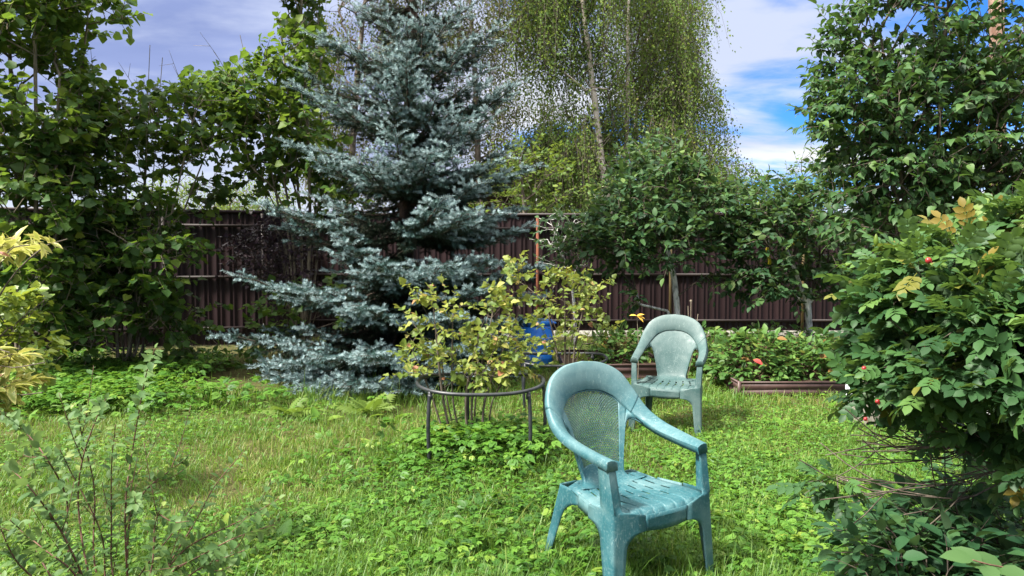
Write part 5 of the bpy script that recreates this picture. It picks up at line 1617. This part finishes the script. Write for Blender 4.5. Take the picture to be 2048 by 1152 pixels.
    tuft('pale dry grass stalks standing along the front of the brown bed', 1560, 815, 26, .16, 85, w=.003, lean=.6, tint=.8)
    tuft('grass tuft at the free end of the brown bed', 1480, 812, 22, .2, 86, w=.004, lean=.6)

    def ferny(label, px, py, n, L, seed, red=False):
        r = np.random.default_rng(seed)
        g = G(px, py)
        root = thing('ferny_plant', label, 'plant', g)
        mb = MB()
        a = np.linspace(0, 6.28, n, endpoint=False) + r.random(n) * .5
        el = .35 + .6 * r.random(n)
        Yd = np.stack([np.cos(a) * np.cos(el), np.sin(a) * np.cos(el), np.sin(el)], -1)
        scatter(mb, FERN, np.tile([[0, 0, .02]], (n, 1)), Yd, np.tile([[0, -.2, 1.]], (n, 1)), L * (.7 + .5 * r.random(n)), .75 + .15 * r.random(n))
        mb.build('frond', SAPL, root, smooth_=False)
        if red:
            f = MB()
            for k in range(9):
                t = k * .7
                scatter(f, OVAL, np.zeros((1, 3)), np.array([[math.cos(t), math.sin(t), .4 + .1 * k]]), np.array([[0, 0, 1.]]), .03, .5)
            o = f.build('flower', surf_mat('crimson_petal', (.28, .006, .03), (.45, .02, .06), 20, .5), root, smooth_=False)
            q = P(768, 826, g[1] - .05); o.location = q - g
    ferny('bright green ferny seedling with arching fronds at the foot of the spruce', 580, 835, 9, .24, 87)
    ferny('bright ferny plant with a small crimson flower next to the hoop', 740, 832, 10, .26, 88, True)
    # dry stalks behind the grey green chair
    r = np.random.default_rng(5)
    g = P(1372, 700, 7.6); g[2] = 0
    root = thing('dry_stalk', 'thin pale dry stalks with seed heads rising behind the grey green chair', 'plant', g)
    mb = MB()
    for px, py in ((1382, 602), (1368, 635), (1396, 628), (1376, 612)):
        t = P(px, py, 7.6 + r.normal() * .05)
        mb.tube(catmull([np.zeros(3), (t - g) * .5 + np.array([.02, 0, .03]), t - g], 8), np.linspace(.005, .003, 8), 5)
    mb.build('stem', BARK_PALE, root)
    t = P(1382, 602, 7.6) - g
    MB().tube([t + np.array([0, 0, -.012]), t, t + np.array([0, 0, .014])], [.006, .017, .004], 8).build('seed_head', BARK_PALE, root)
    g = P(1276, 700, 7.6); g[2] = 0
    root = thing('yellow_leaved_stalk', 'thin stalk with a drooping yellow leaf beside the top of the grey green chair', 'plant', g)
    t = P(1274, 632, 7.6) - g
    MB().tube(catmull([np.zeros(3), t * .5 + np.array([.012, 0, 0]), t], 8), np.linspace(.005, .003, 8), 5).build('stem', BARK_PALE, root)
    mb = MB(); scatter(mb, LANCE_W, np.tile(t, (4, 1)), np.array([[1, 0, -.1], [.7, .2, .3], [-.5, -.3, .2], [.8, -.4, -.5]]), np.tile([[0, -.5, 1.]], (4, 1)), .09, .5)
    mb.build('leaf', surf_mat('yellow_leaf', (.45, .26, .03), (.55, .36, .06), 20, .6), root, smooth_=False)


def roses():
    g = np.array([2.45, 2.85, 0])
    r = np.random.default_rng(91)
    tr = []
    def stem(pts): tr.append(list(catmull(pts, 16)))
    b = lambda dx=0, dy=0: g + np.array([dx, dy, 0])
    # bare canes fanning out low to the open lawn, then the leafy ones
    fan = [((1650, 950), 2.55), ((1640, 1000), 2.35), ((1690, 900), 2.75), ((1720, 930), 2.5), ((1700, 870), 2.9), ((1760, 860), 2.6), ((1780, 900), 2.4), ((1740, 980), 2.45), ((1800, 840), 2.8), ((1690, 1010), 2.6), ((1840, 860), 2.5), ((1745, 820), 3.0), ((1690, 960), 2.9), ((1820, 900), 2.7), ((1770, 940), 2.65), ((1725, 885), 2.55)]
    for (px, py), Y in fan:
        t = P(px, py, Y)
        m = P(2090 + 40 * r.normal(), np.interp(py, (820, 1010), (860, 960)) + 22 * r.normal(), Y * .6 + 2.75 * .4)
        m2 = (m * .5 + t * .5) + np.array([0, .04 * r.normal(), -.01 + .03 * r.normal()])
        stem([b(.12 * r.normal(), .1 * r.normal()), m, m2, t])
        cane = np.array(tr[-1])
        for k in range(4):
            i = r.integers(7, 14); q = cane[i]; v = nrm(nrm(cane[i + 1] - cane[i]) + r.normal(size=3) * .35 + np.array([0, 0, .12])); ln = .12 + .22 * r.random()
            tr.append([cane[i], q + v * ln * .5, q + v * ln + np.array([0, 0, .02])])
    for (px, py), Y in (((1850, 480), 2.6), ((1930, 430), 2.7), ((1760, 560), 2.6), ((1780, 640), 2.4), ((2000, 520), 2.4), ((1900, 600), 2.35), ((1740, 700), 2.7), ((1840, 720), 2.4), ((1990, 700), 2.3), ((2050, 450), 2.7), ((1700, 640), 2.8), ((1900, 780), 2.5)):
        t = P(px, py, Y)
        m = P(2070 + 40 * r.normal(), 840 + 40 * r.normal(), 2.65 + .1 * r.normal())
        stem([b(.12 * r.normal(), .1 * r.normal()), m, m * .4 + t * .6 + np.array([.05, 0, -.05]), t])

    def extra(root, mbt, mbl, sk, tips, rr, base):
        hm = surf_mat('rose_hip_red', (.20, .012, .018), (.34, .03, .03), 12, .3, spec=.5)
        for px, py, Y, s in ((1857, 521, 2.38, .011), (1875, 570, 2.45, .008), (1883, 689, 2.25, .007), (1728, 737, 2.45, .009), (1755, 803, 2.42, .008), (1731, 838, 2.4, .007), (1845, 690, 2.3, .006)):
            t = P(px, py, Y) - base
            a = np.linspace(0, np.pi, 8)
            h = MB().tube(np.stack([np.zeros(8), np.zeros(8), -np.cos(a) * .85 * s], -1), np.maximum(np.sin(a) * s, .0004), 12)
            for q in range(5):
                an = q * 1.257
                h.add([(0, 0, .8 * s), (.25 * s * math.cos(an + .6), .25 * s * math.sin(an + .6), 1.1 * s), (1.1 * s * math.cos(an), 1.1 * s * math.sin(an), 1.7 * s)], [(0, 1, 2)])
            o = h.build('rose_hip', hm, root); o.location = t; o.rotation_euler = (1.9 + .3 * math.sin(px), .3, .5)
        for px, py, Y in ((1937, 405, 2.65), (1752, 480, 2.55)):
            t = P(px, py, Y) - base
            a = np.linspace(0, np.pi, 8)
            o = MB().tube(np.stack([np.zeros(8), np.zeros(8), -np.cos(a) * .022], -1), np.maximum(np.sin(a) ** 1.3 * .009 * (1.3 - a / 4), .0004), 10).build('bud', GOLDL, root); o.location = t
    leafy('rose_bush', 'big rugosa rose bush with red hips, glossy leaves and a fan of bare canes', 'bush', g, tr,
          [E_(1965, 515, 2.65, 70, 45, .3), E_(1875, 545, 2.6, 60, 45, .3), E_(1805, 575, 2.6, 40, 40, .2), E_(1765, 600, 2.6, 22, 12, .1, 1.2), E_(1790, 690, 2.6, 40, 40, .25), E_(1890, 650, 2.5, 80, 70, .35), E_(1995, 620, 2.4, 80, 90, .35), E_(1920, 740, 2.4, 110, 42, .3), E_(1795, 770, 2.55, 40, 28, .25), E_(2065, 740, 2.3, 60, 70, .3),
           E_(1668, 950, 2.5, 16, 10, .1, 2.2), E_(1795, 860, 2.6, 22, 20, .15, .6), E_(2065, 480, 2.5, 50, 60, .3), E_(1960, 850, 2.5, 90, 30, .25, .7), E_(2050, 900, 2.3, 50, 50, .25, .6)],
          620, ROSEL, BARK, ROSE, .088, per=5, L=.075, rtip=.0022, rbase=.010, seg=.09, seed=92, parts=('cane', 'foliage'), droop=.25, up=1.2, spread=.9, gap=.18, extra=extra, alpha=.6, petiole=.1, sizevar=.25, wob=.06,
          tintf=lambda p, t, r: np.where(r.random(len(p)) < .010, .96 + .04 * r.random(len(p)), t * .8 + .06 + .26 * smooth(1.05, 1.5, p[:, 2])))  # leaves higher up tinted lighter, top light put into their colour
    # shaded undergrowth below the rose
    r = np.random.default_rng(93)
    for k, (px, py, Y, lb) in enumerate(((1830, 1110, 2.75, 'dark raspberry plant under the bare canes, beside the open lawn'), (1920, 1090, 2.6, 'middle one of the dark raspberry plants under the rose bush'), (2020, 1100, 2.45, 'dark raspberry plant in deep shade at the very edge of the picture'),
                                         (1880, 1150, 2.4, 'low raspberry plant at the bottom edge below the rose'), (1990, 985, 3.1, 'low raspberry plant behind the bare canes of the rose'))):
        c = P(px, py, Y); gg = np.array([c[0], Y, 0])
        leafy('raspberry_plant', lb, 'plant', gg, [[gg, gg + np.array([0, 0, .12])]], [(c[0], Y, max(.15, c[2]), .26, .26, .14)], 95, RASPL, BARK_DARK, OVAL4, .062, per=4, L=.1, rtip=.002, rbase=.008, seg=.1, seed=100 + k, parts=('stem', 'foliage'), group='raspberry plants under the rose', up=1.5, droop=.2, petiole=.3, out=.8, shell=.8)
    # spray of big leaves close to the lens, bottom corner
    g2 = np.array([P(2040, 1120, 1.55)[0] + .12, 1.55, 0])
    root = thing('leafy_spray', 'single spray of large pale green leaves at the bottom corner', 'plant', g2)
    a = P(2075, 1175, 1.55) - g2; bq = P(1945, 1120, 1.5) - g2
    MB().tube(catmull([np.array([.02, 0, 0]), a * .6 + np.array([.05, 0, 0]), a, bq], 14), np.linspace(.004, .0015, 14), 6).build('stem', BARK_RED, root)
    mb = MB()
    t = np.array([.55, .7, .85, 1.0, .62, .8]); pp = a + (bq - a) * t[:, None]
    scatter(mb, OVAL4, pp, np.array([[-.5, .3, .5], [-.9, -.2, .35], [-.6, .5, .4], [-1, .1, .2], [.3, -.6, .2], [-.3, -.9, -.1]]), np.tile([[-.2, -.5, 1.]], (6, 1)), .062, np.array([.3, .4, .35, .4, .3, .35]))
    mb.build('leaf', SPIRL, root, smooth_=False)


def spiraea():
    stems = [([(254, 1147), (251, 1006), (267, 888), (290, 759), (310, 697)], 2.35), ([(178, 1147), (157, 1014), (165, 920), (196, 829), (212, 798)], 2.3), ([(161, 1143), (114, 1049), (55, 970), (8, 927)], 2.15),
             ([(137, 1104), (133, 998), (90, 912), (43, 857), (0, 822)], 2.4), ([(223, 1130), (223, 1053), (223, 935), (231, 849)], 2.55), ([(333, 1139), (392, 1041), (431, 970), (490, 900)], 2.5), ([(259, 1045), (290, 982), (337, 943), (376, 916)], 2.4),
             ([(345, 1143), (408, 1108), (470, 1076), (549, 1049)], 2.3), ([(350, 1120), (392, 1084), (490, 1037), (557, 998)], 2.45), ([(188, 1120), (188, 974), (161, 857), (163, 818)], 2.5), ([(100, 1150), (60, 1080), (20, 1040)], 2.2), ([(300, 1150), (310, 1050), (330, 1000)], 2.3),
             ([(210, 1150), (200, 1060), (140, 940), (120, 900)], 2.6), ([(280, 1150), (350, 1060), (400, 990)], 2.6), ([(60, 1150), (20, 1100), (-20, 1000)], 2.3), ([(150, 1150), (90, 1100), (40, 1060)], 2.1), ([(380, 1150), (440, 1120), (490, 1100)], 2.4)]
    r = np.random.default_rng(110)
    base = np.array([P(225, 1200, 2.38)[0], 2.38, 0])
    root = thing('spiraea_bush', 'loose spiraea bush of thin reddish stems with small round leaves at the bottom corner', 'bush', base)
    mbt = MB(); mbl = MB()

    def run(q, r0, r1, n, ls, lo=.1):
        mbt.tube(q - base, np.linspace(r0, r1, len(q)), 5)
        t = np.sort(lo + (1 - lo) * (np.arange(n) + r.random(n)) / n); f = t * (len(q) - 1); i = np.minimum(f.astype(int), len(q) - 2)
        pos = q[i] + (q[i + 1] - q[i]) * (f - i)[:, None]
        D = nrm(q[i + 1] - q[i])
        a = np.arange(n) * 2.4 + r.random() * 6
        u = nrm(np.cross(D, (.3, .9, .1))); w = np.cross(D, u)
        Yd = u * np.cos(a)[:, None] + w * np.sin(a)[:, None] + D * .55 + r.normal(size=(n, 3)) * .25
        Zd = D + np.array([0, 0, .8]) + r.normal(size=(n, 3)) * .3
        scatter(mbl, OVAL4, pos - base + nrm(Yd) * .004, Yd, Zd, ls * (.6 + .6 * r.random(n)) * (1 - .35 * (t > .93)), np.clip(.42 + .25 * t + r.normal(0, .15, n), 0, 1))
    for pts, Y in stems:
        ph = [P(x, y, Y + .05 * k * r.normal()) for k, (x, y) in enumerate(pts)]
        b0 = base + np.array([r.normal() * .05, r.normal() * .05, 0])
        q = catmull([b0, (b0 + ph[0]) / 2 + r.normal(size=3) * .015] + ph, 40)
        L = np.linalg.norm(np.diff(q, axis=0), axis=1).sum()
        run(q, .0045, .0014, int(L / .016), .037, .32)
        for k in range(r.integers(1, 4)):
            i = r.integers(14, 34); d = nrm(nrm(q[i + 1] - q[i]) + r.normal(size=3) * .55 + np.array([0, 0, .25]))
            l2 = .10 + .16 * r.random()
            q2 = catmull([q[i], q[i] + d * l2 * .5, q[i] + d * l2 + np.array([0, 0, .03])], 10)
            run(q2, .002, .0009, int(l2 / .015), .031, .12)
    mbt.build('stem', BARK_RED, root); mbl.build('foliage', SPIRL, root, smooth_=False)


def yellow_shrubs():
    Y = 2.9
    g = np.array([P(-120, 700, Y)[0], Y, 0])
    tr = []
    for pts in ([(-90, 800), (0, 590), (80, 500), (135, 478)], [(-60, 760), (-10, 560), (20, 500), (60, 490)], [(-110, 860), (-40, 740), (30, 735), (90, 725)], [(-110, 900), (-30, 790), (40, 790), (85, 785)], [(-100, 820), (-40, 700), (20, 705)], [(-110, 900), (-40, 810), (20, 830)]):
        tr.append(list(catmull([g] + [P(x, y, Y - .1 * k / 3) for k, (x, y) in enumerate(pts)], 16)))
    leafy('variegated_shrub', 'shrub with pointed yellow edged leaves reaching in from the picture edge', 'shrub', g, tr,
          [E_(5, 500, Y, 45, 8, .10, .8), E_(100, 490, Y - .1, 20, 6, .06, 1.0), E_(-45, 505, Y, 30, 14, .2), E_(-25, 715, Y, 40, 12, .15), E_(10, 775, Y, 28, 14, .12), E_(-35, 795, Y, 35, 22, .15)],
          80, VARIE, BARK, LANCE_W, .066, per=8, L=.055, rtip=.0022, rbase=.012, seg=.08, seed=121, parts=('stem', 'foliage'), droop=.05, up=1.1, spread=.9, fwd=.6, alpha=.4, petiole=.05)
    Y = 3.9
    g = np.array([P(-60, 700, Y)[0], Y, 0])
    leafy('golden_currant_bush', 'yellow green currant bush with lobed leaves between the yellow edged sprays', 'bush', g,
          [list(catmull([g, P(-20, 720, Y), P(40, 640, Y), P(90, 600, Y)], 14)), list(catmull([g, P(-20, 760, Y), P(60, 720, Y), P(120, 700, Y)], 14)), list(catmull([g, P(-40, 700, Y), P(20, 600, Y)], 14))],
          [E_(40, 605, Y, 35, 22, .2), E_(15, 650, Y, 40, 25, .2), E_(65, 705, Y, 32, 24, .2), E_(0, 690, Y, 40, 30, .2), E_(70, 750, Y, 25, 15, .15, .7)],
          80, GOLDL, BARK, CURRANT, .048, per=6, L=.08, rtip=.002, rbase=.008, seg=.1, seed=122, parts=('stem', 'foliage'), droop=.2, up=1.3, gap=.15)


currants(); low_shrubs(); roses(); spiraea(); yellow_shrubs()
